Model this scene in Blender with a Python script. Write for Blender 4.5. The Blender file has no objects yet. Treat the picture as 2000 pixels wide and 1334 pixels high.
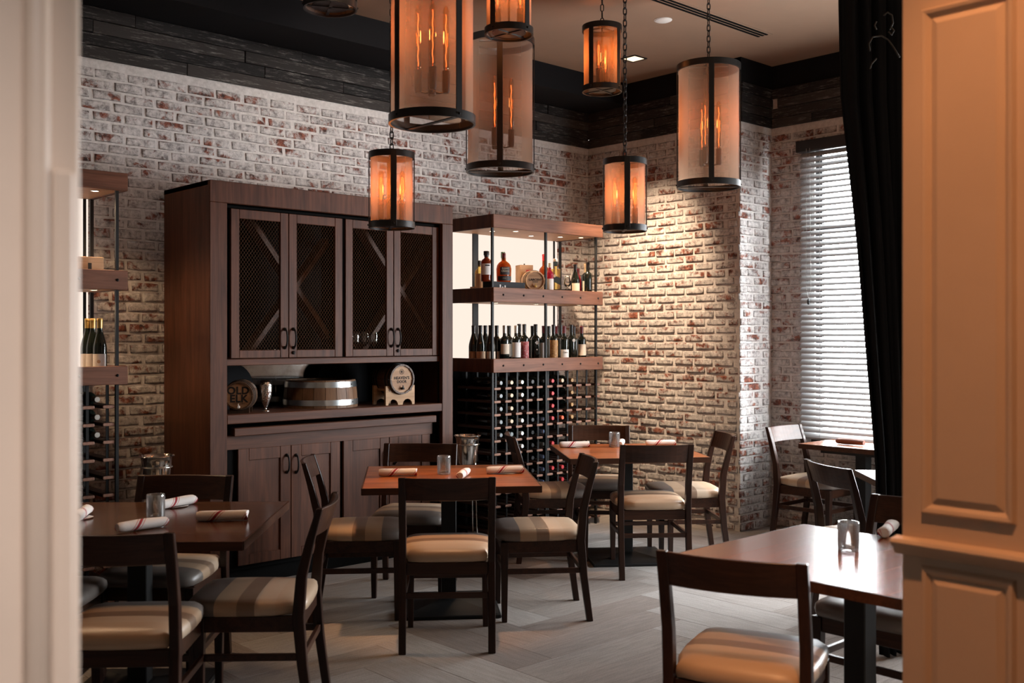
import bpy, bmesh, math, random
from mathutils import Matrix, Vector, noise
PI = math.pi
sc = bpy.context.scene
COL = sc.collection
rnd = random.Random(7)

# ------------------------------------------------------------------ camera
F, HZ, EYE = 2000.0, 659.0, 1.55
TH = math.radians(47.24); S_, C_ = math.sin(TH), math.cos(TH)
def W(u, v): return (S_*u + C_*v, -C_*u + S_*v)          # camera plan -> room plan
def at_depth(px, d): return W((px-1000)/F*d, d)
def at_z(px, py, z):
    d = F*(EYE-z)/(py-HZ); return W((px-1000)/F*d, d)
def on_y(px, Y):
    r = (px-1000)/F; d = Y/(-C_*r + S_); return W(r*d, d)
def on_x(px, X):
    r = (px-1000)/F; d = X/(S_*r + C_); return W(r*d, d)
def zat(py, p):
    d = C_*p[0] + S_*p[1]; return EYE + (HZ-py)*d/F
cam_d = bpy.data.cameras.new('camera'); cam = bpy.data.objects.new('camera', cam_d); COL.objects.link(cam)
cam_d.sensor_width = 36.0; cam_d.lens = 36.0; cam_d.shift_y = -(667-HZ)/2000.0
cam_d.clip_start = 0.05
cam.location = (0, 0, EYE); cam.rotation_euler = (PI/2, 0, -(PI/2 - math.atan2(S_, C_)))
cam_d.dof.use_dof = True; cam_d.dof.focus_distance = 6.9; cam_d.dof.aperture_fstop = 3.6
sc.camera = cam

# ------------------------------------------------------------------ sky, lights, exposure
wd = bpy.data.worlds.new('overcast'); sc.world = wd; wd.use_nodes = True
bg = wd.node_tree.nodes['Background']; bg.inputs[0].default_value = (0.93, 0.97, 1.0, 1); bg.inputs[1].default_value = 50.0
sc.view_settings.view_transform = 'Standard'; sc.view_settings.look = 'None'
sc.view_settings.exposure = 0.0; sc.view_settings.gamma = 1.0
try: sc.view_settings.use_curve_mapping = False
except Exception: pass
cy = sc.cycles
cy.use_denoising = True
cy.max_bounces = 8; cy.diffuse_bounces = 4; cy.glossy_bounces = 4; cy.transmission_bounces = 6; cy.transparent_max_bounces = 12
cy.sample_clamp_indirect = 4.0; cy.caustics_reflective = False; cy.caustics_refractive = False
WARM = (1.0, 0.50, 0.23)
def lamp(name, kind, loc, energy, color, aim=None, **kw):
    l = bpy.data.lights.new(name, kind); l.energy = energy; l.color = color
    o = bpy.data.objects.new(name, l); COL.objects.link(o); o.location = loc
    for k, v in kw.items(): setattr(l, k, v)
    if aim is not None:
        o.rotation_euler = (Vector(aim)-Vector(loc)).to_track_quat('-Z', 'Y').to_euler()
    return o
X0, Y0 = 6.874, 6.402        # tan brick wall plane, long brick wall plane
XW, YP = 7.317, 4.754        # window wall plane, pilaster return plane
ZP, ZT, ZC = 3.27, 3.59, 3.785   # plank band bottom, top, ceiling
XB, YB = -2.2, -2.6          # far sides of the room behind the camera
WIN = [(3.16, 4.36, 0.74, 3.06), (0.88, 2.92, 0.74, 2.35)]
FWIN = []          # windows of the wall behind the opening
for i, (a, b, c, e) in enumerate(WIN):
    p = lamp('window_portal', 'AREA', (XW+0.075, (a+b)/2, (c+e)/2), 1.0, (1, 1, 1), aim=(0, (a+b)/2, (c+e)/2), shape='RECTANGLE', size=(b-a), size_y=e-c)
    p.data.cycles.is_portal = True
for i, (a, b, c, e) in enumerate(FWIN):
    p = lamp('window_portal', 'AREA', ((a+b)/2, YB-0.08, (c+e)/2), 1.0, (1, 1, 1), aim=((a+b)/2, 9, (c+e)/2), shape='RECTANGLE', size=(b-a), size_y=e-c)
    p.data.cycles.is_portal = True

# ------------------------------------------------------------------ materials
def newmat(name):
    m = bpy.data.materials.new(name); m.use_nodes = True
    return m, m.node_tree.nodes, m.node_tree.links, m.node_tree.nodes['Principled BSDF']
def plain(name, col, rough=0.5, metal=0.0, coat=0.0, spec=0.5):
    m, N, L, P = newmat(name)
    P.inputs['Base Color'].default_value = (*col, 1); P.inputs['Roughness'].default_value = rough
    P.inputs['Metallic'].default_value = metal; P.inputs['Coat Weight'].default_value = coat
    P.inputs['Specular IOR Level'].default_value = spec
    return m
def emis(name, col, s):
    m, N, L, P = newmat(name); N.remove(P)
    e = N.new('ShaderNodeEmission'); e.inputs[0].default_value = (*col, 1); e.inputs[1].default_value = s
    L.new(e.outputs[0], N['Material Output'].inputs[0]); return m
def ramp(N, stops, interp='LINEAR'):
    r = N.new('ShaderNodeValToRGB'); r.color_ramp.interpolation = interp
    el = r.color_ramp.elements
    while len(el) < len(stops): el.new(0.5)
    for e, (p, c) in zip(el, stops):
        e.position = p; e.color = (*c, 1) if len(c) == 3 else c
    return r
def texco(N, L, kind='Object', scale=(1, 1, 1), rot=(0, 0, 0), rand=False):
    t = N.new('ShaderNodeTexCoord'); mp = N.new('ShaderNodeMapping')
    mp.inputs['Scale'].default_value = scale; mp.inputs['Rotation'].default_value = rot
    if kind == 'World':
        g = N.new('ShaderNodeNewGeometry'); src = g.outputs['Position']
    else: src = t.outputs[kind]
    if rand:
        oi = N.new('ShaderNodeObjectInfo'); va = N.new('ShaderNodeVectorMath'); va.operation = 'ADD'
        ml = N.new('ShaderNodeMath'); ml.operation = 'MULTIPLY'; ml.inputs[1].default_value = 37.0
        L.new(oi.outputs['Random'], ml.inputs[0]); L.new(src, va.inputs[0]); L.new(ml.outputs[0], va.inputs[1]); src = va.outputs[0]
    L.new(src, mp.inputs[0]); return mp.outputs[0]
def nz(N, L, vec, scale, detail=4, rough=0.6, dist=0.0):
    n = N.new('ShaderNodeTexNoise'); n.inputs['Scale'].default_value = scale; n.inputs['Detail'].default_value = detail
    n.inputs['Roughness'].default_value = rough; n.inputs['Distortion'].default_value = dist
    if vec is not None: L.new(vec, n.inputs['Vector'])
    return n.outputs['Fac']
def bump(N, L, P, h, strength=0.3, dist=0.01):
    b = N.new('ShaderNodeBump'); b.inputs['Strength'].default_value = strength; b.inputs['Distance'].default_value = dist
    L.new(h, b.inputs['Height']); L.new(b.outputs[0], P.inputs['Normal']); return b
def mixc(N, L, fac, a, b):
    m = N.new('ShaderNodeMix'); m.data_type = 'RGBA'
    for s, v in ((m.inputs[0], fac), (m.inputs[6], a), (m.inputs[7], b)):
        if hasattr(v, 'is_output') or hasattr(v, 'links'): L.new(v, s)
        elif isinstance(v, tuple): s.default_value = (*v, 1)
        else: s.default_value = v
    return m.outputs[2]
def mth(N, L, op, a, b=0.0, c=None):
    m = N.new('ShaderNodeMath'); m.operation = op
    for i, v in enumerate((a, b, c)):
        if v is None: continue
        if hasattr(v, 'links'): L.new(v, m.inputs[i])
        else: m.inputs[i].default_value = v
    return m.outputs[0]
def wood(name, dark, light, axis='z', rough=0.52, fine=1.0, coat=0.0, rand=False, spec=0.25):
    m, N, L, P = newmat(name)
    s = {'x': (0.8, 9, 9), 'y': (9, 0.8, 9), 'z': (9, 9, 0.8)}[axis]
    v = texco(N, L, 'Object', tuple(k*fine for k in s), rand=rand)
    a = nz(N, L, v, 2.2, 6, 0.62, 0.6)
    s2 = {'x': (1.5, 60, 60), 'y': (60, 1.5, 60), 'z': (60, 60, 1.5)}[axis]
    v2 = texco(N, L, 'Object', tuple(k*fine for k in s2), rand=rand)
    b = nz(N, L, v2, 2.0, 3, 0.6)
    f = mth(N, L, 'ADD', mth(N, L, 'MULTIPLY', a, 0.65), mth(N, L, 'MULTIPLY', b, 0.35))
    r = ramp(N, [(0.34, dark), (0.62, light)])
    L.new(f, r.inputs[0]); L.new(r.outputs[0], P.inputs['Base Color'])
    P.inputs['Roughness'].default_value = rough; P.inputs['Coat Weight'].default_value = coat; P.inputs['Coat Roughness'].default_value = 0.15
    P.inputs['Specular IOR Level'].default_value = spec
    bump(N, L, P, f, 0.08, 0.003); return m
M = {}
WD, WL = (0.038, 0.0125, 0.0062), (0.110, 0.040, 0.020)
M['walnut_v'] = wood('walnut vertical grain', WD, WL, 'z')
M['walnut_h'] = wood('walnut horizontal grain', WD, WL, 'x')
M['divider'] = wood('dark divider wood', (0.05, 0.022, 0.013), (0.10, 0.045, 0.027), 'x')
M['shelf_wood'] = wood('walnut shelf board', (0.10, 0.040, 0.023), (0.23, 0.100, 0.060), 'x')
M['shelf_under'] = wood('walnut underside in painted glow', (0.30, 0.16, 0.08), (0.50, 0.29, 0.16), 'x')  # shelf wood lightened in its colour for the glow of the pucks
M['peg_wood'] = wood('rack bar wood', (0.20, 0.10, 0.07), (0.36, 0.20, 0.14), 'y')
M['peg_dark'] = wood('shade toned rack bar side', (0.022, 0.011, 0.008), (0.06, 0.030, 0.020), 'y')  # bar wood darkened in its colour for the shade inside the rack
M['chair_wood'] = wood('espresso chair wood', (0.012, 0.005, 0.0033), (0.040, 0.015, 0.008), 'z', rough=0.36, coat=0.05, rand=True)
M['chair_wood_x'] = wood('espresso rail wood', (0.016, 0.0064, 0.004), (0.056, 0.021, 0.0105), 'x', rough=0.34, coat=0.08, rand=True)
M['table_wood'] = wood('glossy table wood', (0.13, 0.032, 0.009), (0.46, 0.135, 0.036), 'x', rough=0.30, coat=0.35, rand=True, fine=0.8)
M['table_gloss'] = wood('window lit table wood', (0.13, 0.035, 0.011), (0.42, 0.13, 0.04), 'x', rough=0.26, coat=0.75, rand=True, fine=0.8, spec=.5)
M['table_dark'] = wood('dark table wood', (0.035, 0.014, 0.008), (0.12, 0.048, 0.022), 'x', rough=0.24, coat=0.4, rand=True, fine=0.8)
M['table_edge'] = wood('table edge wood', (0.03, 0.011, 0.006), (0.075, 0.028, 0.013), 'x', rough=0.4, rand=True)
M['black_metal'] = plain('black painted metal', (0.010, 0.010, 0.010), 0.5, 0.0, spec=0.25)
M['lamp_iron'] = plain('dark iron lamp frame', (0.022, 0.021, 0.021), 0.38, 0.6)
M['steel'] = plain('polished steel', (0.72, 0.72, 0.70), 0.12, 1.0)
M['hoop'] = plain('galvanised hoop', (0.62, 0.66, 0.68), 0.28, 1.0)
M['black_box'] = plain('black card', (0.008, 0.008, 0.010), 0.6, spec=0.2)
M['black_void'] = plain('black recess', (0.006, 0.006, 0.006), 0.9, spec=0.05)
M['ceil_black'] = plain('black ceiling paint', (0.010, 0.010, 0.011), 0.85, spec=0.1)
M['white_plastic'] = plain('white plastic', (0.75, 0.72, 0.68), 0.5)
M['cream_paper'] = plain('cream paper label', (0.62, 0.53, 0.42), 0.7)
M['white_paper'] = plain('white paper label', (0.70, 0.67, 0.64), 0.7)
M['tan_paper'] = plain('tan paper label', (0.45, 0.29, 0.18), 0.7)
M['dark_paper'] = plain('black paper label', (0.015, 0.016, 0.02), 0.6)
M['teal_paper'] = plain('dark slate label', (0.02, 0.04, 0.05), 0.6)
M['red_paper'] = plain('red paper label', (0.42, 0.025, 0.02), 0.6)
M['ink'] = plain('black ink', (0.012, 0.010, 0.009), 0.8)
M['cream_ink'] = plain('cream ink', (0.62, 0.50, 0.36), 0.7)
M['cork'] = plain('cork', (0.50, 0.32, 0.18), 0.8)
M['light_wood'] = wood('light oak', (0.34, 0.20, 0.11), (0.52, 0.34, 0.20), 'x', rough=0.6)
M['barrel_head'] = wood('barrel head oak', (0.26, 0.14, 0.075), (0.42, 0.26, 0.15), 'x', rough=0.55)
M['stave'] = wood('oak stave', (0.09, 0.045, 0.025), (0.20, 0.11, 0.06), 'z', rough=0.5)
M['dark_barrel'] = wood('dark barrel stave', (0.05, 0.026, 0.016), (0.11, 0.06, 0.035), 'z', rough=0.45)
M['pale_barrel'] = wood('pale barrel stave', (0.38, 0.23, 0.12), (0.60, 0.40, 0.24), 'x', rough=0.5)
for nm, c in (('white', (0.72, 0.72, 0.70)), ('cream', (0.62, 0.50, 0.34)), ('red', (0.50, 0.045, 0.05)), ('orange', (0.70, 0.13, 0.05)),
              ('blue', (0.25, 0.36, 0.62)), ('black', (0.012, 0.012, 0.014)), ('grey', (0.22, 0.25, 0.26)), ('tan', (0.42, 0.25, 0.11)),
              ('burgundy', (0.11, 0.012, 0.018)), ('silver', (0.55, 0.52, 0.47)), ('green', (0.02, 0.11, 0.05)), ('gold', (0.55, 0.36, 0.12))):
    M['cap_'+nm] = plain(nm+' bottle capsule', c, 0.35, 0.7 if nm in ('silver', 'gold') else 0.0)
M['dark_glass'] = plain('dark green bottle glass', (0.006, 0.009, 0.007), 0.06, spec=0.6)
def amber(name, col, mixw=0.55):
    m, N, L, P = newmat(name)
    P.inputs['Base Color'].default_value = (*col, 1); P.inputs['Roughness'].default_value = 0.05
    t = N.new('ShaderNodeBsdfTransparent'); t.inputs[0].default_value = (*[min(1, c*2.2+0.04) for c in col], 1)
    mx = N.new('ShaderNodeMixShader'); mx.inputs[0].default_value = mixw
    L.new(t.outputs[0], mx.inputs[1]); L.new(P.outputs[0], mx.inputs[2]); L.new(mx.outputs[0], N['Material Output'].inputs[0]); return m
M['amber'] = amber('amber spirit in glass', (0.30, 0.075, 0.012), 0.5)
M['dark_amber'] = amber('dark amber spirit in glass', (0.16, 0.030, 0.008), 0.6)
M['gold_glass'] = amber('pale gold spirit in glass', (0.60, 0.38, 0.19), 0.3)
M['red_glass'] = amber('pink spirit in glass', (0.35, 0.02, 0.05), 0.6)
def glass(name, tint=(1, 1, 1), w=0.22, milk=0.0):
    m, N, L, P = newmat(name); N.remove(P)
    t = N.new('ShaderNodeBsdfTransparent'); t.inputs[0].default_value = (*[0.93*c for c in tint], 1)
    g = N.new('ShaderNodeBsdfGlossy'); g.inputs[0].default_value = (1, 1, 1, 1); g.inputs['Roughness'].default_value = 0.06
    fr = N.new('ShaderNodeFresnel'); fr.inputs[0].default_value = 1.5
    a = mth(N, L, 'MULTIPLY_ADD', fr.outputs[0], 1.6, w)
    mx = N.new('ShaderNodeMixShader'); L.new(a, mx.inputs[0]); L.new(t.outputs[0], mx.inputs[1]); L.new(g.outputs[0], mx.inputs[2])
    out = mx.outputs[0]
    if milk:
        df = N.new('ShaderNodeBsdfTranslucent'); df.inputs[0].default_value = (.9, .9, .9, 1); m2 = N.new('ShaderNodeMixShader'); m2.inputs[0].default_value = milk
        d2 = N.new('ShaderNodeBsdfDiffuse'); d2.inputs[0].default_value = (.9, .9, .9, 1); a2 = N.new('ShaderNodeMixShader'); L.new(df.outputs[0], a2.inputs[1]); L.new(d2.outputs[0], a2.inputs[2])
        L.new(out, m2.inputs[1]); L.new(a2.outputs[0], m2.inputs[2]); out = m2.outputs[0]
    L.new(out, N['Material Output'].inputs[0]); return m
M['clear_glass'] = glass('clear glass', w=0.05)
M['pressed_glass'] = glass('pressed ribbed glass', w=0.12, milk=0.07)
M['bulb_glass'] = glass('amber bulb glass', (1.0, 0.72, 0.45), 0.02)
def pane_mat():
    m, N, L, P = newmat('window glass'); N.remove(P)
    t = N.new('ShaderNodeBsdfTransparent'); g = N.new('ShaderNodeBsdfGlossy'); g.inputs['Roughness'].default_value = 0.02
    mx = N.new('ShaderNodeMixShader'); mx.inputs[0].default_value = 0.06
    L.new(t.outputs[0], mx.inputs[1]); L.new(g.outputs[0], mx.inputs[2]); L.new(mx.outputs[0], N['Material Output'].inputs[0]); return m
M['window_glass'] = pane_mat()
M['filament'] = emis('glowing filament', (1.0, 0.17, 0.05), 5.5)
M['led_disc'] = emis('warm led', (1.0, 0.80, 0.55), 9.0)
M['led_soft'] = emis('warm recessed lamp', (1.0, 0.72, 0.45), 2.2)
M['back_light'] = emis('backlit acrylic', (1.0, 0.84, 0.72), 1.05)
# lamp mesh: woven wire, partly see through, glows with the bulbs inside
def screen_mat():
    m, N, L, P = newmat('woven wire lamp screen'); N.remove(P)
    d = N.new('ShaderNodeBsdfDiffuse'); d.inputs[0].default_value = (0.22, 0.17, 0.14, 1)
    tl = N.new('ShaderNodeBsdfTranslucent'); tl.inputs[0].default_value = (0.62, 0.40, 0.26, 1)
    tr = N.new('ShaderNodeBsdfTransparent'); tr.inputs[0].default_value = (1, 1, 1, 1)
    a = N.new('ShaderNodeMixShader'); a.inputs[0].default_value = 0.55; L.new(d.outputs[0], a.inputs[1]); L.new(tl.outputs[0], a.inputs[2])
    lw = N.new('ShaderNodeLayerWeight'); lw.inputs[0].default_value = 0.5
    f = mth(N, L, 'MULTIPLY_ADD', lw.outputs['Facing'], 0.42, 0.40)
    b = N.new('ShaderNodeMixShader'); L.new(f, b.inputs[0]); L.new(tr.outputs[0], b.inputs[1]); L.new(a.outputs[0], b.inputs[2])
    L.new(b.outputs[0], N['Material Output'].inputs[0]); return m
M['screen'] = screen_mat()
def brick_mat():
    m, N, L, P = newmat('whitewashed old brick')
    v = texco(N, L, 'World'); vr = texco(N, L, 'World', rand=True)
    oi = N.new('ShaderNodeObjectInfo')
    big = nz(N, L, v, 3.0, 3, 0.5)
    n1 = nz(N, L, vr, 13.0, 8, 0.68, 0.8)
    n2 = nz(N, L, vr, 34.0, 6, 0.7)
    per = nz(N, L, texco(N, L, 'World', (4.9, 4.9, 15.2)), 1.0, 0)
    s = mth(N, L, 'ADD', mth(N, L, 'MULTIPLY', n1, 0.75), mth(N, L, 'MULTIPLY', n2, 0.25))
    s = mth(N, L, 'ADD', s, mth(N, L, 'MULTIPLY', mth(N, L, 'SUBTRACT', per, 0.5), 0.42))
    s = mth(N, L, 'ADD', s, mth(N, L, 'MULTIPLY', mth(N, L, 'SUBTRACT', big, 0.5), 0.15))
    mask = ramp(N, [(0.527, (0, 0, 0)), (0.625, (1, 1, 1))]); L.new(s, mask.inputs[0])
    redn = ramp(N, [(0.38, (0.055, 0.038, 0.034)), (0.50, (0.18, 0.062, 0.042)), (0.64, (0.33, 0.14, 0.095))]); L.new(nz(N, L, vr, 21.0, 5, 0.7), redn.inputs[0])
    wh = ramp(N, [(0.34, (0.17, 0.155, 0.15)), (0.47, (0.43, 0.405, 0.39)), (0.63, (0.64, 0.61, 0.59))]); L.new(nz(N, L, vr, 26.0, 7, 0.72), wh.inputs[0])
    c = mixc(N, L, mask.outputs[0], wh.outputs[0], redn.outputs[0])
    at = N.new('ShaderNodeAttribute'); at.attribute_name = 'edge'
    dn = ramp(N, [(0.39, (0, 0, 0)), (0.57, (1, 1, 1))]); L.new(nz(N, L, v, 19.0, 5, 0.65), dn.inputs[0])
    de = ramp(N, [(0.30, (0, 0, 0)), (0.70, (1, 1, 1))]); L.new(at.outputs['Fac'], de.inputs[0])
    c = mixc(N, L, mth(N, L, 'MULTIPLY', mth(N, L, 'MULTIPLY', dn.outputs[0], de.outputs[0]), 0.85), c, (0.085, 0.065, 0.055))  # joint shadow lines and edge dirt put into the rim colour
    L.new(c, P.inputs['Base Color']); P.inputs['Roughness'].default_value = 0.9; P.inputs['Specular IOR Level'].default_value = 0.15
    h = mth(N, L, 'ADD', nz(N, L, v, 55.0, 8, 0.72), mth(N, L, 'MULTIPLY', n1, 0.9))
    bump(N, L, P, h, 0.55, 0.008); return m
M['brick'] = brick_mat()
def mortar_mat():
    m, N, L, P = newmat('smeared mortar')
    v = texco(N, L, 'World')
    r = ramp(N, [(0.3, (0.48, 0.455, 0.435)), (0.65, (0.66, 0.63, 0.605))]); L.new(nz(N, L, v, 30.0, 6, 0.7), r.inputs[0])
    L.new(r.outputs[0], P.inputs['Base Color']); P.inputs['Roughness'].default_value = 0.95; P.inputs['Specular IOR Level'].default_value = 0.1
    bump(N, L, P, nz(N, L, v, 70.0, 8, 0.7), 0.6, 0.006); return m
M['mortar'] = mortar_mat()
def plank_mat():
    m, N, L, P = newmat('charred reclaimed plank')
    v = texco(N, L, 'World', (2.0, 2.0, 16.0), rand=True)
    a = nz(N, L, v, 4.0, 8, 0.72, 0.4)
    oi = N.new('ShaderNodeObjectInfo')
    base = ramp(N, [(0.0, (0.010, 0.009, 0.009)), (0.6, (0.024, 0.021, 0.020)), (1.0, (0.050, 0.043, 0.039))]); L.new(oi.outputs['Random'], base.inputs[0])
    b = nz(N, L, texco(N, L, 'World', (1.3, 1.3, 15.0), rand=True), 5.0, 10, 0.8)
    mk = ramp(N, [(0.54, (0, 0, 0)), (0.66, (1, 1, 1))]); L.new(b, mk.inputs[0])
    mk2 = mth(N, L, 'MULTIPLY', mk.outputs[0], mth(N, L, 'MULTIPLY', a, 1.1))
    c = mixc(N, L, mk2, base.outputs[0], (0.36, 0.34, 0.32)); L.new(c, P.inputs['Base Color'])
    P.inputs['Roughness'].default_value = 0.75; P.inputs['Specular IOR Level'].default_value = 0.25
    bump(N, L, P, a, 0.5, 0.006); return m
M['plank'] = plank_mat()
def carpet_mat():
    m, N, L, P = newmat('taupe carpet plank')
    v = texco(N, L, 'Object', (3.0, 40.0, 1.0), rand=True)
    a = nz(N, L, v, 2.0, 5, 0.65)
    oi = N.new('ShaderNodeObjectInfo')
    base = ramp(N, [(0.0, (0.215, 0.180, 0.160)), (0.5, (0.275, 0.245, 0.225)), (1.0, (0.335, 0.310, 0.292))]); L.new(oi.outputs['Random'], base.inputs[0])
    f = nz(N, L, texco(N, L, 'World'), 170.0, 4, 0.8)
    k = mth(N, L, 'ADD', mth(N, L, 'MULTIPLY', a, 0.55), mth(N, L, 'MULTIPLY', f, 0.85))
    r = ramp(N, [(0.36, (0.45, 0.44, 0.43)), (1.05, (1.40, 1.40, 1.40))]); L.new(k, r.inputs[0])
    mx = N.new('ShaderNodeMix'); mx.data_type = 'RGBA'; mx.blend_type = 'MULTIPLY'; mx.inputs[0].default_value = 1.0
    L.new(base.outputs[0], mx.inputs[6]); L.new(r.outputs[0], mx.inputs[7]); L.new(mx.outputs[2], P.inputs['Base Color'])
    P.inputs['Roughness'].default_value = 0.95; P.inputs['Specular IOR Level'].default_value = 0.1
    bump(N, L, P, f, 0.5, 0.004); return m
M['carpet'] = carpet_mat()
def vinyl_mat():
    m, N, L, P = newmat('striped vinyl')
    v = texco(N, L, 'Object'); sx = N.new('ShaderNodeSeparateXYZ'); L.new(v, sx.inputs[0])
    t = mth(N, L, 'MULTIPLY_ADD', sx.outputs[1], 2.0, 0.5)      # y -0.25 .. 0.25 -> 0 .. 1, rear to front
    A, B, Cc, D = (0.50, 0.36, 0.245), (0.235, 0.155, 0.105), (0.42, 0.29, 0.19), (0.155, 0.13, 0.115)
    r = ramp(N, [(0.0, A), (0.26, (0.52, 0.40, 0.29)), (0.42, B), (0.56, Cc), (0.74, D)], 'CONSTANT'); L.new(t, r.inputs[0])
    L.new(r.outputs[0], P.inputs['Base Color']); P.inputs['Roughness'].default_value = 0.36; P.inputs['Specular IOR Level'].default_value = 0.5
    bump(N, L, P, nz(N, L, v, 240.0, 2, 0.5), 0.08, 0.002); return m
M['vinyl'] = vinyl_mat()
def napkin_mat():
    m, N, L, P = newmat('white napkin with red stripe')
    v = texco(N, L, 'Object'); sx = N.new('ShaderNodeSeparateXYZ'); L.new(v, sx.inputs[0])
    an = mth(N, L, 'ARCTAN2', sx.outputs[2], sx.outputs[1])
    t = mth(N, L, 'ADD', sx.outputs[0], mth(N, L, 'MULTIPLY', an, 0.034))
    fr = mth(N, L, 'FRACT', mth(N, L, 'MULTIPLY_ADD', t, 7.2, 0.18))
    wv = (0.74, 0.70, 0.67); rd = (0.32, 0.035, 0.045); pk = (0.58, 0.33, 0.31)
    r = ramp(N, [(0.0, wv), (0.44, pk), (0.48, wv), (0.52, rd), (0.62, wv), (0.67, pk), (0.71, wv)], 'CONSTANT'); L.new(fr, r.inputs[0])
    L.new(r.outputs[0], P.inputs['Base Color']); P.inputs['Roughness'].default_value = 0.85; P.inputs['Specular IOR Level'].default_value = 0.2
    bump(N, L, P, nz(N, L, v, 60.0, 5, 0.6), 0.35, 0.004); return m
M['napkin'] = napkin_mat()
def painted(name, col, rough=0.5):
    m, N, L, P = newmat(name)
    v = texco(N, L, 'World'); r = ramp(N, [(0.3, tuple(c*0.93 for c in col)), (0.7, col)]); L.new(nz(N, L, v, 5.0, 5, 0.6), r.inputs[0])
    L.new(r.outputs[0], P.inputs['Base Color']); P.inputs['Roughness'].default_value = rough
    bump(N, L, P, nz(N, L, v, 90.0, 4, 0.6), 0.08, 0.002); return m
M['cream_paint'] = painted('cream painted joinery', (0.60, 0.47, 0.36), 0.45)
M['ceiling_paint'] = painted('warm ceiling paint', (0.26, 0.165, 0.108), 0.8)
M['plaster'] = painted('taupe plaster', (0.24, 0.19, 0.15), 0.8)
def flat_brick():
    m, N, L, P = newmat('distant whitewashed brickwork')
    g = N.new('ShaderNodeNewGeometry'); sx = N.new('ShaderNodeSeparateXYZ'); cb_ = N.new('ShaderNodeCombineXYZ')
    L.new(g.outputs['Position'], sx.inputs[0]); L.new(sx.outputs[1], cb_.inputs[0]); L.new(sx.outputs[2], cb_.inputs[1]); v = cb_.outputs[0]
    bt = N.new('ShaderNodeTexBrick'); bt.inputs['Scale'].default_value = 1.0; bt.inputs['Brick Width'].default_value = 0.2; bt.inputs['Row Height'].default_value = 0.0657
    bt.inputs['Mortar Size'].default_value = 0.006; bt.inputs['Color1'].default_value = (0.55, 0.52, 0.5, 1); bt.inputs['Color2'].default_value = (0.36, 0.27, 0.23, 1); bt.inputs['Mortar'].default_value = (0.58, 0.56, 0.54, 1)
    L.new(v, bt.inputs['Vector']); L.new(bt.outputs[0], P.inputs['Base Color']); P.inputs['Roughness'].default_value = 0.9; return m
M['flat_brick'] = flat_brick()
def drape_mat():
    m, N, L, P = newmat('black drape cloth'); v = texco(N, L, 'World')
    P.inputs['Base Color'].default_value = (0.010, 0.010, 0.011, 1); P.inputs['Roughness'].default_value = 0.9; P.inputs['Specular IOR Level'].default_value = 0.1
    bump(N, L, P, nz(N, L, v, 120.0, 3, 0.6), 0.2, 0.002); return m
M['drape'] = drape_mat()
M['slat'] = plain('grey blind slat', (0.34, 0.34, 0.34), 0.5)
M['blind_dark'] = plain('black window frame', (0.013, 0.013, 0.014), 0.45)
M['cord'] = plain('pale blind cord', (0.40, 0.40, 0.40), 0.8)
def hammered():
    m, N, L, P = newmat('hammered silver'); P.inputs['Base Color'].default_value = (0.8, 0.79, 0.77, 1); P.inputs['Metallic'].default_value = 1.0; P.inputs['Roughness'].default_value = 0.14
    vo = N.new('ShaderNodeTexVoronoi'); vo.inputs['Scale'].default_value = 110.0; L.new(texco(N, L, 'Object'), vo.inputs['Vector'])
    bump(N, L, P, vo.outputs['Distance'], 0.5, 0.004); return m
M['hammered'] = hammered()
def mirror_mat():
    m, N, L, P = newmat('antique mirror'); v = texco(N, L, 'World')
    r = ramp(N, [(0.3, (0.50, 0.46, 0.42)), (0.6, (0.80, 0.78, 0.75))]); L.new(nz(N, L, v, 9.0, 6, 0.7), r.inputs[0])
    L.new(r.outputs[0], P.inputs['Base Color']); P.inputs['Metallic'].default_value = 1.0; P.inputs['Roughness'].default_value = 0.06; return m
M['mirror'] = mirror_mat()
def art_mat(name, cols, sc_=9.0):
    m, N, L, P = newmat(name); v = texco(N, L, 'Object')
    n = len(cols); r = ramp(N, [(0.25+0.5*i/(n-1), c) for i, c in enumerate(cols)]); L.new(nz(N, L, v, sc_*4, 3, 0.6, 1.5), r.inputs[0])
    L.new(r.outputs[0], P.inputs['Base Color']); P.inputs['Roughness'].default_value = 0.6; return m
M['art_red'] = art_mat('painted red label', [(0.03, 0.015, 0.03), (0.35, 0.05, 0.05), (0.45, 0.42, 0.40)])
M['art_gold'] = art_mat('painted gold label', [(0.02, 0.012, 0.01), (0.36, 0.17, 0.05), (0.45, 0.30, 0.12)])

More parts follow.
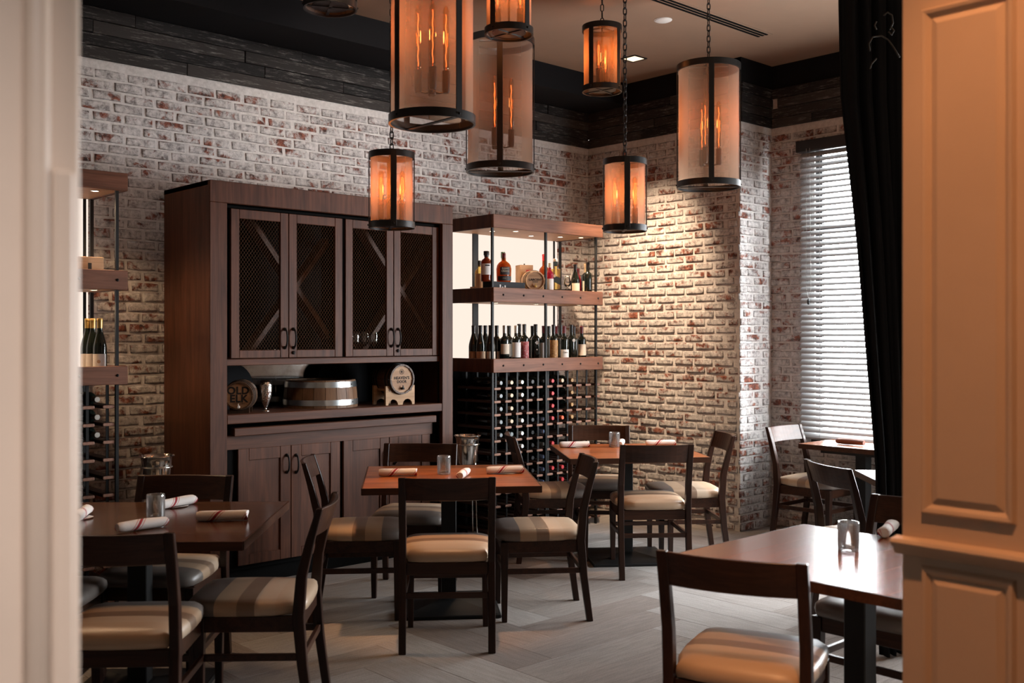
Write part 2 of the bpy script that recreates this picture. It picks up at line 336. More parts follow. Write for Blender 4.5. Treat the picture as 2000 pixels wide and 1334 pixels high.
# ------------------------------------------------------------------ mesh helpers
class MB:
    def __init__(s): s.v = []; s.f = []; s.mi = []; s.m = 0; s.T = Matrix.Identity(4)
    def add(s, vs, fs):
        n = len(s.v); s.v += [tuple(s.T @ Vector(p)) for p in vs]; s.f += [tuple(i+n for i in f) for f in fs]; s.mi += [s.m]*len(fs); return s
    def box(s, x0, x1, y0, y1, z0, z1):
        s.add([(x0, y0, z0), (x1, y0, z0), (x1, y1, z0), (x0, y1, z0), (x0, y0, z1), (x1, y0, z1), (x1, y1, z1), (x0, y1, z1)],
              [(0, 3, 2, 1), (4, 5, 6, 7), (0, 1, 5, 4), (1, 2, 6, 5), (2, 3, 7, 6), (3, 0, 4, 7)]); return s
    def sweep(s, rings, cap=True, loop=False):           # rings: lists of points with equal counts
        n = len(rings[0]); vs = [p for r in rings for p in r]; fs = []
        k = len(rings)
        for i in range(k if loop else k-1):
            a, b = i*n, ((i+1) % k)*n
            for j in range(n): fs.append((a+j, a+(j+1) % n, b+(j+1) % n, b+j))
        if cap and not loop: fs.append(tuple(range(n-1, -1, -1))); fs.append(tuple((k-1)*n+j for j in range(n)))
        s.add(vs, fs); return s
    def lathe(s, prof, seg=20, ax='z', c=(0, 0, 0), ring=False):
        ring_closed = ring; rings = []
        for r, z in prof:
            ring = []
            for j in range(seg):
                a = 2*PI*j/seg; x, y = r*math.cos(a), r*math.sin(a)
                p = (x, y, z) if ax == 'z' else ((x, z, -y) if ax == 'y' else (z, x, y))
                ring.append((p[0]+c[0], p[1]+c[1], p[2]+c[2]))
            rings.append(ring)
        if ring_closed: s.sweep([list(q) for q in zip(*rings)], cap=False, loop=True)
        else: s.sweep(rings)
        return s
    def tube(s, pts, r, seg=8, loop=False, cap=True):
        pts = [Vector(p) for p in pts]; n = len(pts); rings = []
        up = None
        for i, p in enumerate(pts):
            if loop: t = (pts[(i+1) % n]-pts[i-1])
            else: t = pts[min(i+1, n-1)]-pts[max(i-1, 0)]
            t.normalize()
            if up is None: up = Vector((0, 0, 1)) if abs(t.z) < 0.9 else Vector((1, 0, 0))
            a = t.cross(up); a.normalize(); b = a.cross(t); up = b
            rr = r[i] if isinstance(r, (list, tuple)) else r
            rings.append([tuple(p + (a*math.cos(2*PI*j/seg)+b*math.sin(2*PI*j/seg))*rr) for j in range(seg)])
        s.sweep(rings, cap, loop); return s
    def prism(s, pts, z0, z1):                           # pts counter clockwise in plan
        n = len(pts); s.add([(x, y, z0) for x, y in pts]+[(x, y, z1) for x, y in pts],
              [tuple(range(n-1, -1, -1)), tuple(range(n, 2*n))]+[(i, (i+1) % n, n+(i+1) % n, n+i) for i in range(n)]); return s
    def mesh(s, name, mats, smooth=False, bevel=0.0, bseg=1, angle=None, fix=True):
        me = bpy.data.meshes.new(name); me.from_pydata(s.v, [], s.f)
        for m in (mats if isinstance(mats, (list, tuple)) else [mats]): me.materials.append(m)
        me.polygons.foreach_set('material_index', s.mi)
        if bevel or fix:
            bm = bmesh.new(); bm.from_mesh(me)
            if fix: bmesh.ops.recalc_face_normals(bm, faces=bm.faces)
            if bevel:
                es = [e for e in bm.edges if len(e.link_faces) == 2 and e.calc_face_angle(0) > 0.5]
                bmesh.ops.bevel(bm, geom=es, offset=bevel, segments=bseg, affect='EDGES', profile=0.5, clamp_overlap=True)
            bm.to_mesh(me); bm.free()
        if smooth:
            me.polygons.foreach_set('use_smooth', [True]*len(me.polygons))
            if angle is not None: me.set_sharp_from_angle(angle=angle)
        return me
    def obj(s, name, mats, parent=None, smooth=False, bevel=0.0, bseg=1, angle=None, label=None, fix=True):
        return link(name, s.mesh(name, mats, smooth, bevel, bseg, angle, fix), parent, label)
def link(name, me, parent=None, label=None):
    o = bpy.data.objects.new(name, me); COL.objects.link(o)
    if parent is not None: o.parent = parent
    if label: o['label'] = label
    return o
def tag(o, label, cat, group=None):
    o['label'] = label; o['category'] = cat
    if group: o['group'] = group
    return o
def thing(name, label, cat, loc=(0, 0, 0), rz=0.0, group=None):
    o = bpy.data.objects.new(name, None); COL.objects.link(o); o.empty_display_size = 0.05
    o.location = loc; o.rotation_euler = (0, 0, rz); return tag(o, label, cat, group)
def struct(o): o['kind'] = 'structure'; return o
def copy_tree(o, parent=None):
    c = o.copy(); COL.objects.link(c)
    if parent is not None: c.parent = parent
    for ch in list(o.children): copy_tree(ch, c)
    return c
def text_mesh(body, size, mat, ext=0.0008, spacing=1.0, off=0.0):
    cu = bpy.data.curves.new('lettering', 'FONT'); cu.body = body; cu.size = size; cu.extrude = ext; cu.align_x = 'CENTER'; cu.align_y = 'CENTER'
    cu.space_character = spacing; cu.offset = off; cu.resolution_u = 3
    t = bpy.data.objects.new('lettering', cu); me = bpy.data.meshes.new_from_object(t)
    bpy.data.objects.remove(t); bpy.data.curves.remove(cu); me.materials.clear(); me.materials.append(mat); me.name = 'lettering'; return me
def letter(body, size, mat, parent, loc, rot=(PI/2, 0, 0), spacing=1.0, off=0.0, name='lettering'):
    o = link(name, text_mesh(body, size, mat, spacing=spacing, off=off), parent); o.location = loc; o.rotation_euler = rot; return o

# ================================================================== STRUCTURE
# ---- floor of carpet planks in a herringbone
flo = struct(MB().box(XB, XW+0.2, YB, Y0+0.12, -0.12, -0.006).obj('floor', plain('floor screed', (0.05, 0.045, 0.04), 0.9)))
WP, NP = 0.25, 4
pm = MB().box(-0.4995, 0.4995, -0.1245, 0.1245, -0.006, 0.0).mesh('carpet_tile', M['carpet'], bevel=0.0012)
def carpet():
    k = 0
    for i in range(-4, 32):
        for j in range(-6, 30):
            t = (i-j) % (2*NP)
            if t == 0: cx, cyy, rz = (i+NP/2)*WP, (j+0.5)*WP, 0.0
            elif t == NP: cx, cyy, rz = (i+0.5)*WP, (j+1-NP/2)*WP, PI/2
            else: continue
            hx, hy = (0.5, 0.125) if rz == 0 else (0.125, 0.5)
            if cx-hx < XB or cx-hx > XW-.03 or cyy-hy < YB or cyy-hy > Y0-.03: continue
            d = C_*cx+S_*cyy; u = S_*cx-C_*cyy
            if d < 1.2 or abs(u) > d*0.56+0.9: continue
            if cx-hx > X0-0.03 and cyy-hy > YP-0.03: continue
            me = pm; ex, ey = max(0, cx+hx-XW), max(0, cyy+hy-Y0)         # planks cut off at the walls
            if ex or ey:
                cx -= ex/2; cyy -= ey/2; lx, ly = hx-ex/2, hy-ey/2
                if rz: lx, ly = ly, lx
                me = MB().box(-lx+.0005, lx-.0005, -ly+.0005, ly-.0005, -.006, 0).mesh('carpet_tile', M['carpet'], bevel=.0012)
            o = link('carpet_tile', me, flo); o.location = (cx, cyy, 0.0); o.rotation_euler = (0, 0, rz); k += 1
carpet()
# ---- ceiling
cb = MB().box(XB, XW+0.2, YB, 5.935, ZC, ZC+0.1)
ceil = struct(cb.obj('ceiling', M['ceiling_paint']))
struct(MB().box(XB, X0+0.1, 5.935, Y0+0.1, ZT, ZC+0.1).obj('trim_1', M['ceil_black']))         # black bulkhead over the long wall
# ---- brick walls
def brick_meshes(n, kind):
    """each brick: flat rough face, flat rim, sloping edge; 38 triangles"""
    out = []; r = random.Random(11)
    for q in range(n):
        hx, hz = 0.0955+r.uniform(-0.005, 0.003), 0.0280+r.uniform(-0.003, 0.0015)
        xs = [-hx+.016, -hx*.33, hx*.33, hx-.016]; vs = []
        y0 = lambda: -0.0038+r.uniform(-.0012, .0012)
        for z in (-hz+.013, hz-.013):
            for x in xs: vs.append((x+r.uniform(-.004, .004), y0(), z+r.uniform(-.002, .002)))
        fs = [(0, 1, 5, 4), (1, 2, 6, 5), (2, 3, 7, 6)]
        ring = [0, 1, 2, 3, 7, 6, 5, 4]
        for k in ring:
            sx = -1 if k in (0, 4) else 1 if k in (3, 7) else 0; sz = -1 if k < 4 else 1
            c = .35 if sx else 0
            vs.append((vs[k][0]+sx*(.0105-c*.006), y0(), sz*(hz-.0035-c*.003)+r.uniform(-.0018, .0018)))
        for k, kk in enumerate(ring):
            sx = -1 if kk in (0, 4) else 1 if kk in (3, 7) else 0; sz = -1 if kk < 4 else 1
            p = vs[8+k]; vs.append((p[0]+sx*.0045, .006, p[2]+sz*.0042))
        for k in range(8):
            m = (k+1) % 8
            fs.append((ring[k], 8+k, 8+m, ring[m])); fs.append((8+k, 16+k, 16+m, 8+m))
        out.append((vs, fs))
    return out
BR = brick_meshes(14, 0)
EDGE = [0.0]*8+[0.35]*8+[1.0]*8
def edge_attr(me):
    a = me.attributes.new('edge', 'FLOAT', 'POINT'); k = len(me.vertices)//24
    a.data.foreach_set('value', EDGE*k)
BRM = []
for vs, fs in BR:
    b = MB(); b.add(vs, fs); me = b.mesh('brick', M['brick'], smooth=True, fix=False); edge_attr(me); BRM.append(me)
BRH = []                                                  # half bricks for the ends
for vs, fs in BR[:5]:
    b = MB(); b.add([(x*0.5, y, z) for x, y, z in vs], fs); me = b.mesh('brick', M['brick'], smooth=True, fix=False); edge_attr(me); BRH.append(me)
def lay(wall, origin, rz, length, z0, z1, skip, rank, limit=300, bw=0.203, ch=0.0657, seed=3):
    """courses along local x from origin; bricks skipped where skip(s, z); the nearest seen ones are parts, the rest one mesh"""
    r = random.Random(seed); spots = []
    R = Matrix.Rotation(rz, 4, 'Z'); rows = int((z1-z0)/ch)
    for q in range(rows):
        z = z0+(q+0.5)*ch; s = -(q % 2)*bw*0.5+r.uniform(-.012, .012)-0.02
        while s < length:
            c = s+bw/2; half = False
            if s < -0.03: c = (s+bw)/2+0.004; half = True
            if s+bw > length+0.03: c = (s+length)/2; half = True
            s += bw+r.uniform(-.004, .004)
            if half and (c < 0.03 or c > length-0.03): continue
            if skip(c, z): continue
            p = Vector(origin)+R @ Vector((c, 0, 0)); p.z = z+r.uniform(-.002, .002)
            spots.append((rank(c, z, p), p, r.randrange(14), half, r.uniform(-.012, .012), r.uniform(-0.004, 0.003)))
    spots.sort(key=lambda t: t[0]); rest = MB()
    for i, (k, p, v, half, tilt, push) in enumerate(spots):
        Mx = Matrix.Translation(p) @ R @ Matrix.Translation((0, push, 0)) @ Matrix.Rotation(tilt, 4, 'Y')
        if i < limit and k < 50:
            o = link('brick', BRH[v % 5] if half else BRM[v], wall); o.matrix_local = Mx
        else:
            rest.T = Mx; vs, fs = BR[v]
            rest.add([(x*0.5 if half else x, y, z) for x, y, z in vs], fs)
    if rest.v:
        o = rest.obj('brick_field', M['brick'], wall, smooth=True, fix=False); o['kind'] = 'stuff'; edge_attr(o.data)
CABX0, CABX1, YC = 2.844, 4.735, 5.757
def cam_rank(c, z, p): return math.hypot(p.x, p.y)
wl = struct(MB().box(XB, X0+0.1, Y0+0.0032, Y0+0.15, -0.1, ZP+0.01).obj('wall_left', M['mortar']))
def rank_long(c, z, p):
    k = cam_rank(c, z, p)
    if p.x < 2.28: k += 100
    if 2.9 < p.x < 4.66 and z < 2.55: k += 100
    if p.x < 2.34 and z < 1.3: k += 100
    return k
lay(wl, (1.0, Y0, 0), 0, X0-1.0, 0.0, ZP, lambda c, z: 2.98 < c+1.0 < 4.62 and z < 2.40, rank_long)
wr = struct(MB().box(X0+0.0032, X0+0.3, YP+0.03, Y0+0.1, -0.1, ZP+0.01).obj('wall_right', M['mortar']))
lay(wr, (X0, Y0, 0), -PI/2, Y0-YP, 0.0, ZP, lambda c, z: False, cam_rank, seed=5)
wn = struct(MB().box(X0+0.0034, XW+0.006, YP+0.0032, YP+0.3, -0.1, ZC).obj('wall_niche', M['mortar']))
lay(wn, (X0, YP, 0), 0, XW-X0, 0.0, ZP, lambda c, z: False, cam_rank, seed=6)
# window wall: solid pieces round the openings
ww = MB()
YN = YP+0.1
edges = [YN]
for a, b, c, e in WIN: edges += [b, a]
edges.append(YB)
for i in range(0, len(edges), 2): ww.box(XW+0.0032, XW+0.085, edges[i+1], edges[i], -0.1, ZC)
for a, b, c, e in WIN:
    ww.box(XW+0.0032, XW+0.085, a, b, -0.1, c); ww.box(XW+0.0032, XW+0.085, a, b, e, ZC)
wwo = struct(ww.obj('wall_window', M['mortar']))
a1, b1, c1, e1 = WIN[0]
YS = 2.98
lay(wwo, (XW, YP, 0), -PI/2, YP-YS, 0.0, ZP, lambda c, z: (a1-0.08 < YP-c < b1+0.08 and c1-0.02 < z < e1+0.02) or YP-c < YS, cam_rank, seed=8)
MB().box(XW-0.001, XW+0.0035, YB, YS, 0, WIN[0][2]).box(XW-0.001, XW+0.0035, YB, YS, WIN[1][3], ZP).box(XW-0.001, XW+0.0035, WIN[1][1], YS, WIN[0][2], WIN[1][3]).box(XW-0.001, XW+0.0035, YB, WIN[1][0], WIN[0][2], WIN[1][3]).obj('brick_cladding', M['flat_brick'], wwo)
struct(MB().box(XB-0.1, XB, YB, Y0+0.1, -0.1, ZC+0.1).obj('wall_back', M['plaster']))
wf_ = MB(); ed = [XB]+[q for a, b, c, e in FWIN for q in (a, b)]+[XW+0.2]
for i in range(0, len(ed), 2): wf_.box(ed[i], ed[i+1], YB-0.1, YB, -0.1, ZC+0.1)
for a, b, c, e in FWIN: wf_.box(a, b, YB-0.1, YB, -0.1, c).box(a, b, YB-0.1, YB, e, ZC+0.1)
struct(wf_.obj('wall_front', M['plaster']))
for k, (a, b, c, e) in enumerate(FWIN):
    fr = MB(); fw = 0.05
    fr.box(a, a+fw, YB-0.07, YB-0.03, c, e).box(b-fw, b, YB-0.07, YB-0.03, c, e).box(a+fw, b-fw, YB-0.07, YB-0.03, c, c+fw).box(a+fw, b-fw, YB-0.07, YB-0.03, e-fw, e)
    w = struct(fr.obj('window_%d' % (k+3), M['black_metal']))
    MB().box(a+fw, b-fw, YB-0.052, YB-0.047, c+fw, e-fw).obj('pane', M['window_glass'], w)
# black wall above the planks on the tan wall, niche and window wall
struct(MB().box(X0, X0+0.3, YP, 5.935, ZT, ZC).box(X0, XW+0.2, YP-0.004, YP+0.3, ZT, ZC).box(XW, XW+0.2, YB, YP, ZT, ZC).obj('trim_2', M['ceil_black']))
# reclaimed plank band: planks one by one
band = struct(MB().box(XB, X0+0.004, Y0+0.002, Y0+0.1, ZP+0.01, ZT).box(X0+0.004, X0+0.1, YP, Y0, ZP+0.01, ZT).box(X0, XW+0.1, YP+0.004, YP+0.3, ZP+0.01, ZT).box(XW+0.004, XW+0.1, YB, YP, ZP+0.01, ZT).obj('trim_3', M['black_void']))
def planks(origin, rz, length, seed):
    r = random.Random(seed); ph = (ZT-ZP)/4; R = Matrix.Rotation(rz, 4, 'Z')
    for q in range(4):
        s = -r.uniform(0, 0.7)
        while s < length:
            ln = r.uniform(0.45, 1.35); a, b = max(0, s), min(length, s+ln); s += ln
            if b-a < 0.08: continue
            t = r.uniform(0.012, 0.026)
            m = MB().box(a+0.002, b-0.002, -t, 0.0, ZP+q*ph+0.002, ZP+(q+1)*ph-0.002).mesh('plank', M['plank'], bevel=0.0025)
            o = link('plank', m, band); o.matrix_local = Matrix.Translation(origin) @ R
planks((1.2, Y0, 0), 0, X0-1.2, 1); planks((X0, Y0, 0), -PI/2, Y0-YP, 2); planks((X0, YP, 0), 0, XW-X0, 3); planks((XW, YP, 0), -PI/2, 2.4, 4)
# ---- windows
for k, (a, b, c, e) in enumerate(WIN):
    fr = MB(); fw = 0.055
    x0, x1 = XW+0.025, XW+0.06
    fr.box(x0, x1, a, a+fw, c, e); fr.box(x0, x1, b-fw, b, c, e); fr.box(x0, x1, a+fw, b-fw, c, c+fw); fr.box(x0, x1, a+fw, b-fw, e-fw, e)
    zt = 2.395 if e > 2.6 else 1.85
    fr.box(x0, x1, a+fw, b-fw, zt, zt+.06)
    if b-a > 2:
        for q in (1, 2): fr.box(x0, x1, a+(b-a)*q/3-.03, a+(b-a)*q/3+.03, c+fw, zt)
    w = struct(fr.obj('window_%d' % (k+1), M['blind_dark'], bevel=0.003))
    MB().box(x0+0.014, x0+0.019, a+fw, b-fw, c+fw, zt).obj('pane', M['window_glass'], w)
    MB().box(x0+0.014, x0+0.019, a+fw, b-fw, zt+.06, e-fw).obj('pane', M['window_glass'], w)
    MB().box(XW-0.015, XW+0.025, a-0.02, b+0.02, c-0.03, c).obj('window_sill', M['blind_dark'], w)
# ---- blind on the first window
bl = thing('window_blind', 'tall slatted blind glowing with daylight in the brick window niche', 'blind', (XW-0.045, 0, 0))
yb0, yb1 = 3.06, 4.455
MB().box(-0.03, 0.04, yb0-0.02, yb1+0.03, 3.03, 3.12).obj('head_rail', M['blind_dark'], bl, bevel=0.004)
sl = MB(); hw = 0.0255; tilt = math.radians(46)
prof = []
for t in (-1, -0.33, 0.33, 1):
    arch = 0.0035*(1-t*t); x, z = t*hw, arch
    prof.append((x*math.cos(tilt)-z*math.sin(tilt), x*math.sin(tilt)+z*math.cos(tilt)))
th = 0.0022
ring = [(x, z) for x, z in prof]+[(x+0.4*th, z-th) for x, z in reversed(prof)]
sl.sweep([[(x, yb0, z) for x, z in ring], [(x, yb1, z) for x, z in ring]])
slm = sl.mesh('slat', M['slat'])
ns = 51
for i in range(ns):
    o = link('slat', slm, bl); o.location = (0, 0, 3.005-i*0.0446)
MB().box(-0.022, 0.022, yb0, yb1, 0.742, 0.762).obj('bottom_rail', M['slat'], bl, bevel=0.003)
for yy in (4.27, 3.42):
    MB().tube([(-0.026, yy, 3.05), (-0.026, yy, 0.76)], 0.0016, 5).obj('ladder_cord', M['cord'], bl)
pc = MB().tube([(-0.034, 4.385, 3.05), (-0.034, 4.385, 1.93), (-0.034, 4.365, 1.86), (-0.034, 4.345, 1.93), (-0.034, 4.355, 3.05)], 0.0016, 5).obj('pull_cord', M['cord'], bl)
MB().lathe([(0.003, 0), (0.012, -0.02), (0.010, -0.045), (0.002, -0.05)], 8, c=(-0.034, 4.365, 1.86)).obj('cord_tassel', M['blind_dark'], pc)
# ---- drape
def drape():
    n, k = 60, 26; vs = []; fs = []
    e = [(0, 1640), (190, 1644), (450, 1672), (700, 1692), (900, 1710), (1350, 1722)]
    D0 = 4.95
    for i in range(k):
        z = 3.78-3.77*i/(k-1); py = HZ+F*(EYE-z)/D0
        for (ya, xa), (yb, xb) in zip(e, e[1:]):
            if py <= yb or (yb, xb) == e[-1]:
                px = xa+(xb-xa)*max(-0.9, (py-ya)/(yb-ya)); break
        uL = (px-1000)/F*D0; uR = 2.02
        for j in range(n):
            t = j/(n-1); u = uL+(uR-uL)*t
            dd = D0+0.03*math.sin(t*34+0.4*math.sin(i*0.3))+0.012*math.sin(t*77+1)
            x, y = W(u, dd+0.12*t); vs.append((x, y, z))
    for i in range(k-1):
        for j in range(n-1): fs.append((i*n+j, i*n+j+1, (i+1)*n+j+1, (i+1)*n+j))
    b = MB(); b.add(vs, fs); o = b.obj('drape', M['drape'], smooth=True)
    md = o.modifiers.new('thick', 'SOLIDIFY'); md.thickness = 0.006
    mt = plain('dull bronze embroidery', (0.035, 0.027, 0.019), 0.7)
    def on_drape(px, py):
        u = (px-1000)/F*(D0-.07); x, y = W(u, D0-.07); return (x, y, EYE+(HZ-py)*(D0-.07)/F)
    for pts in ([(1699, 100), (1697, 85), (1705, 72), (1722, 70), (1735, 78), (1745, 92), (1757, 112)], [(1712, 58), (1708, 50), (1712, 42)], [(1726, 30), (1734, 24), (1742, 30), (1744, 45), (1738, 58)], [(1735, 62), (1742, 68), (1746, 60), (1741, 54)], [(1699, 134), (1703, 124), (1712, 114)]):
        MB().tube([on_drape(*p) for p in pts], 0.004, 6).obj('embroidery', mt, o, smooth=True)
    return tag(o, 'black floor length drape gathered beside the blind window', 'drape')
drape()
# ---- cream joinery framing the opening
def frame_ring(b, ax, plane, a0, a1, z0, z1, w, d):
    """a raised moulding rectangle on plane x = plane (ax 'x') or y = plane"""
    for (p0, p1, q0, q1) in ((a0, a1, z1-w, z1), (a0, a1, z0, z0+w), (a0, a0+w, z0+w, z1-w), (a1-w, a1, z0+w, z1-w)):
        if ax == 'x': b.box(plane-d, plane, p0, p1, q0, q1)
        else: b.box(p0, p1, plane-d, plane, q0, q1)
px_, py_ = at_depth(1761, 2.4)
XP = px_; YPn = py_
tr = struct(MB().box(XP, XP+0.30, -1.6, YPn, 0, ZC).obj('trim_4', M['cream_paint'], bevel=0.004))
def yx(px): return on_x(px, XP)[1]
zr = zat(1045, (XP, YPn)); zr2 = zat(1068, (XP, YPn))
y_a, y_b = yx(1800), yx(1986)
zt_, zb_ = 3.0, zat(1002, (XP, y_a))
zt_ = zat(20, (XP, y_a))
b = MB()
def quad_frame(b, x_out, x_in, y0, y1, z0, z1, w):
    """bevelled picture moulding: outer rectangle at x_out sinking to inner rectangle at x_in"""
    o = [(x_out, y0, z0), (x_out, y1, z0), (x_out, y1, z1), (x_out, y0, z1)]
    i = [(x_in, y0+w, z0+w), (x_in, y1-w, z0+w), (x_in, y1-w, z1-w), (x_in, y0+w, z1-w)]
    b.add(o+i, [(k, (k+1) % 4, 4+(k+1) % 4, 4+k) for k in range(4)])
def panel(z0, z1, ya, yb, name='raised_panel'):
    b = MB(); x = XP
    # proud moulding, dip, then raised field
    w1 = 0.012
    quad_frame(b, x, x-0.012, ya, yb, z0, z1, 0.006)
    quad_frame(b, x-0.012, x-0.010, ya+0.006, yb-0.006, z0+0.006, z1-0.006, 0.008)
    quad_frame(b, x-0.010, x-0.001, ya+0.014, yb-0.014, z0+0.014, z1-0.014, 0.010)
    quad_frame(b, x-0.001, x-0.009, ya+0.024, yb-0.024, z0+0.024, z1-0.024, 0.016)
    ya2, yb2, z2, z3 = ya+0.040, yb-0.040, z0+0.040, z1-0.040
    b.add([(x-0.009, ya2, z2), (x-0.009, yb2, z2), (x-0.009, yb2, z3), (x-0.009, ya2, z3)], [(0, 1, 2, 3)])
    return b.obj(name, M['cream_paint'], tr)
panel(zb_, zt_, y_b, y_a)
panel(zb_, zt_, y_b-0.06-(y_a-y_b), y_b-0.06)
panel(0.18, zat(1102, (XP, y_a)), y_b, y_a)
panel(0.18, zat(1102, (XP, y_a)), y_b-0.06-(y_a-y_b), y_b-0.06)
b = MB(); zc0 = zr
rail_prof = [(0, 0.0), (-0.010, -0.002), (-0.030, -0.004), (-0.034, -0.012), (-0.030, -0.020), (-0.018, -0.026), (-0.012, -0.040), (0, -0.044)]
b.sweep([[(XP+x, YPn+0.012, zc0+z) for x, z in rail_prof], [(XP+x, -1.6, zc0+z) for x, z in rail_prof]])
b.obj('chair_rail', M['cream_paint'], tr, smooth=True, angle=0.9)
b = MB(); b.box(XP-0.015, XP, -1.6, YPn+0.004, 0, 0.13); b.obj('base_board', M['cream_paint'], tr, bevel=0.004)
# near post at the other side of the opening
qx, qy = at_depth(163, 1.12)
po = struct(MB().box(qx-0.75, qx, qy, qy+0.26, 0, ZC).obj('trim_5', M['cream_paint'], bevel=0.012, bseg=3))
for off, rr in ((0.050, 0.014),):
    MB().tube([(qx-off, qy-0.002, 0.0), (qx-off, qy-0.002, ZC)], rr, 10).obj('bead_moulding', M['cream_paint'], po, smooth=True)
MB().box(qx-0.036, qx-0.012, qy-0.010, qy, 0.15, 1.73).obj('edge_fillet', M['cream_paint'], po, bevel=0.004)
# ---- ceiling fittings
def ceil_pt(px, py, z=ZC):
    d = F*(z-EYE)/(HZ-py); return W((px-1000)/F*d, d)
x, y = ceil_pt(1238, 114)
sq = thing('recessed_downlight', 'small square recessed light in the brown ceiling by the corner', 'ceiling light', (x, y, ZC))
b = MB(); a, w = 0.062, 0.014
b.box(-a-w, a+w, -a-w, -a, -0.006, 0); b.box(-a-w, a+w, a, a+w, -0.006, 0); b.box(-a-w, -a, -a, a, -0.006, 0); b.box(a, a+w, -a, a, -0.006, 0)
b.obj('trim_ring', M['black_metal'], sq); MB().box(-a, a, -a, a, -0.003, -0.001).obj('lens', M['led_soft'], sq)
x, y = ceil_pt(1295, 39)
sp = thing('ceiling_speaker', 'white round disc fitting on the brown ceiling beside the slot vent', 'ceiling fitting', (x, y, ZC))
MB().lathe([(0.058, 0), (0.058, -0.006), (0.050, -0.010), (0.0, -0.011)], 24).obj('cover', M['white_plastic'], sp, smooth=True, angle=0.7)
MB().lathe([(0.064, 0), (0.064, -0.003), (0.058, -0.004), (0.058, 0)], 24, ring=True).obj('rim', M['white_plastic'], sp)
xa, ya = ceil_pt(1240, -20); xb, yb = ceil_pt(1495, 70)
vent = thing('slot_vent', 'long narrow slot air vent set in the brown ceiling', 'vent', (xa-0.6, (ya+yb)/2, ZC))
ln = xb-xa+0.6
MB().box(0, ln, -0.062, 0.062, -0.005, 0).obj('frame', M['ceiling_paint'], vent)
for q in (-0.034, 0, 0.034): MB().box(0.03, ln-0.03, q-0.010, q+0.010, -0.008, -0.0045).obj('slot', M['black_void'], vent)

# ================================================================== CABINET
cab = thing('display_cabinet', 'large walnut cabinet with mesh upper doors standing at the brick wall', 'cabinet', (CABX0, YC, 0))
CW, CD, CH = CABX1-CABX0, Y0-0.012-YC, 2.50
def cx(px, dy=0.0): return on_y(px, YC+dy)[0]-CABX0
def cz(px, py, dy=0.0): return zat(py, on_y(px, YC+dy))
sL, sR = cx(443), cx(863)
zh = cz(443, 396.5)
MB().box(0, 0.022, 0.0, CD, 0, CH).obj('side_panel', M['walnut_v'], cab, bevel=0.002)
MB().box(CW-0.022, CW, 0.0, CD, 0, CH).obj('side_panel', M['walnut_v'], cab, bevel=0.002)
MB().box(0, CW, 0.02, CD, CH-0.03, CH-0.001).obj('top_panel', M['walnut_h'], cab)
MB().box(0.001, sL, -0.006, 0.03, 0, zh).obj('stile', M['walnut_v'], cab, bevel=0.003)
MB().box(sR, CW-0.001, -0.006, 0.03, 0, zh).obj('stile', M['walnut_v'], cab, bevel=0.003)
MB().box(0.001, CW-0.001, -0.006, 0.03, zh, CH).obj('header', M['walnut_v'], cab, bevel=0.003)
zu0, zu1 = cz(451, 700, 0.04), cz(451, 407, 0.04)         # upper doors
zcn = 1.077
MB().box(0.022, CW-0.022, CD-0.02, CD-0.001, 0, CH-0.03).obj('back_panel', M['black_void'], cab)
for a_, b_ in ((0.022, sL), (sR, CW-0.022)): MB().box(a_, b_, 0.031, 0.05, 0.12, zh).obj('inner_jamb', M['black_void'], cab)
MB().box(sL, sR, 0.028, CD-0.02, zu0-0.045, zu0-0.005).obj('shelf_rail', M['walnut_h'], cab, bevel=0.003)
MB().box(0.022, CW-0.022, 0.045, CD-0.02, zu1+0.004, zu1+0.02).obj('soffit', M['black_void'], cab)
MB().box(sL, sR, CD-0.030, CD-0.020, zcn, zu0-0.045).obj('mirror', M['mirror'], cab, label='antique mirror along the back of the counter')
MB().box(sL-0.0, sR, -0.004, CD-0.03, zcn-0.058, zcn).obj('counter', M['walnut_h'], cab, bevel=0.004)
l0, l1 = cx(457, .02), cx(852, .02)
MB().box(l0, l1, 0.015, 0.08, cz(457, 853, .015), cz(457, 837, .015)).obj('ledge', M['walnut_h'], cab, bevel=0.004)
za = cz(465, 878, .05)
MB().box(sL+0.015, cx(846, .05), 0.060, 0.08, za, cz(457, 853, .015)+0.004).obj('apron', M['walnut_h'], cab)
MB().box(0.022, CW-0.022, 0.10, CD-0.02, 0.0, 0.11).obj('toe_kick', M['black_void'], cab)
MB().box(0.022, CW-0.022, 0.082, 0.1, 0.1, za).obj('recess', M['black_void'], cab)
def handle(x, z0, z1, y, parent, sgn=1):
    pts = []
    for i in range(9):
        t = i/8; pts.append((x, y-0.012-0.022*math.sin(PI*t)**0.5, z0+(z1-z0)*t))
    b = MB().tube(pts, 0.0055, 8)
    for zz in (z0, z1): b.lathe([(0.011, 0), (0.011, -0.006), (0.006, -0.014)], 10, ax='y', c=(x, y, zz))
    return b.obj('handle', M['black_metal'], parent, smooth=True, label='black curved pull handle')
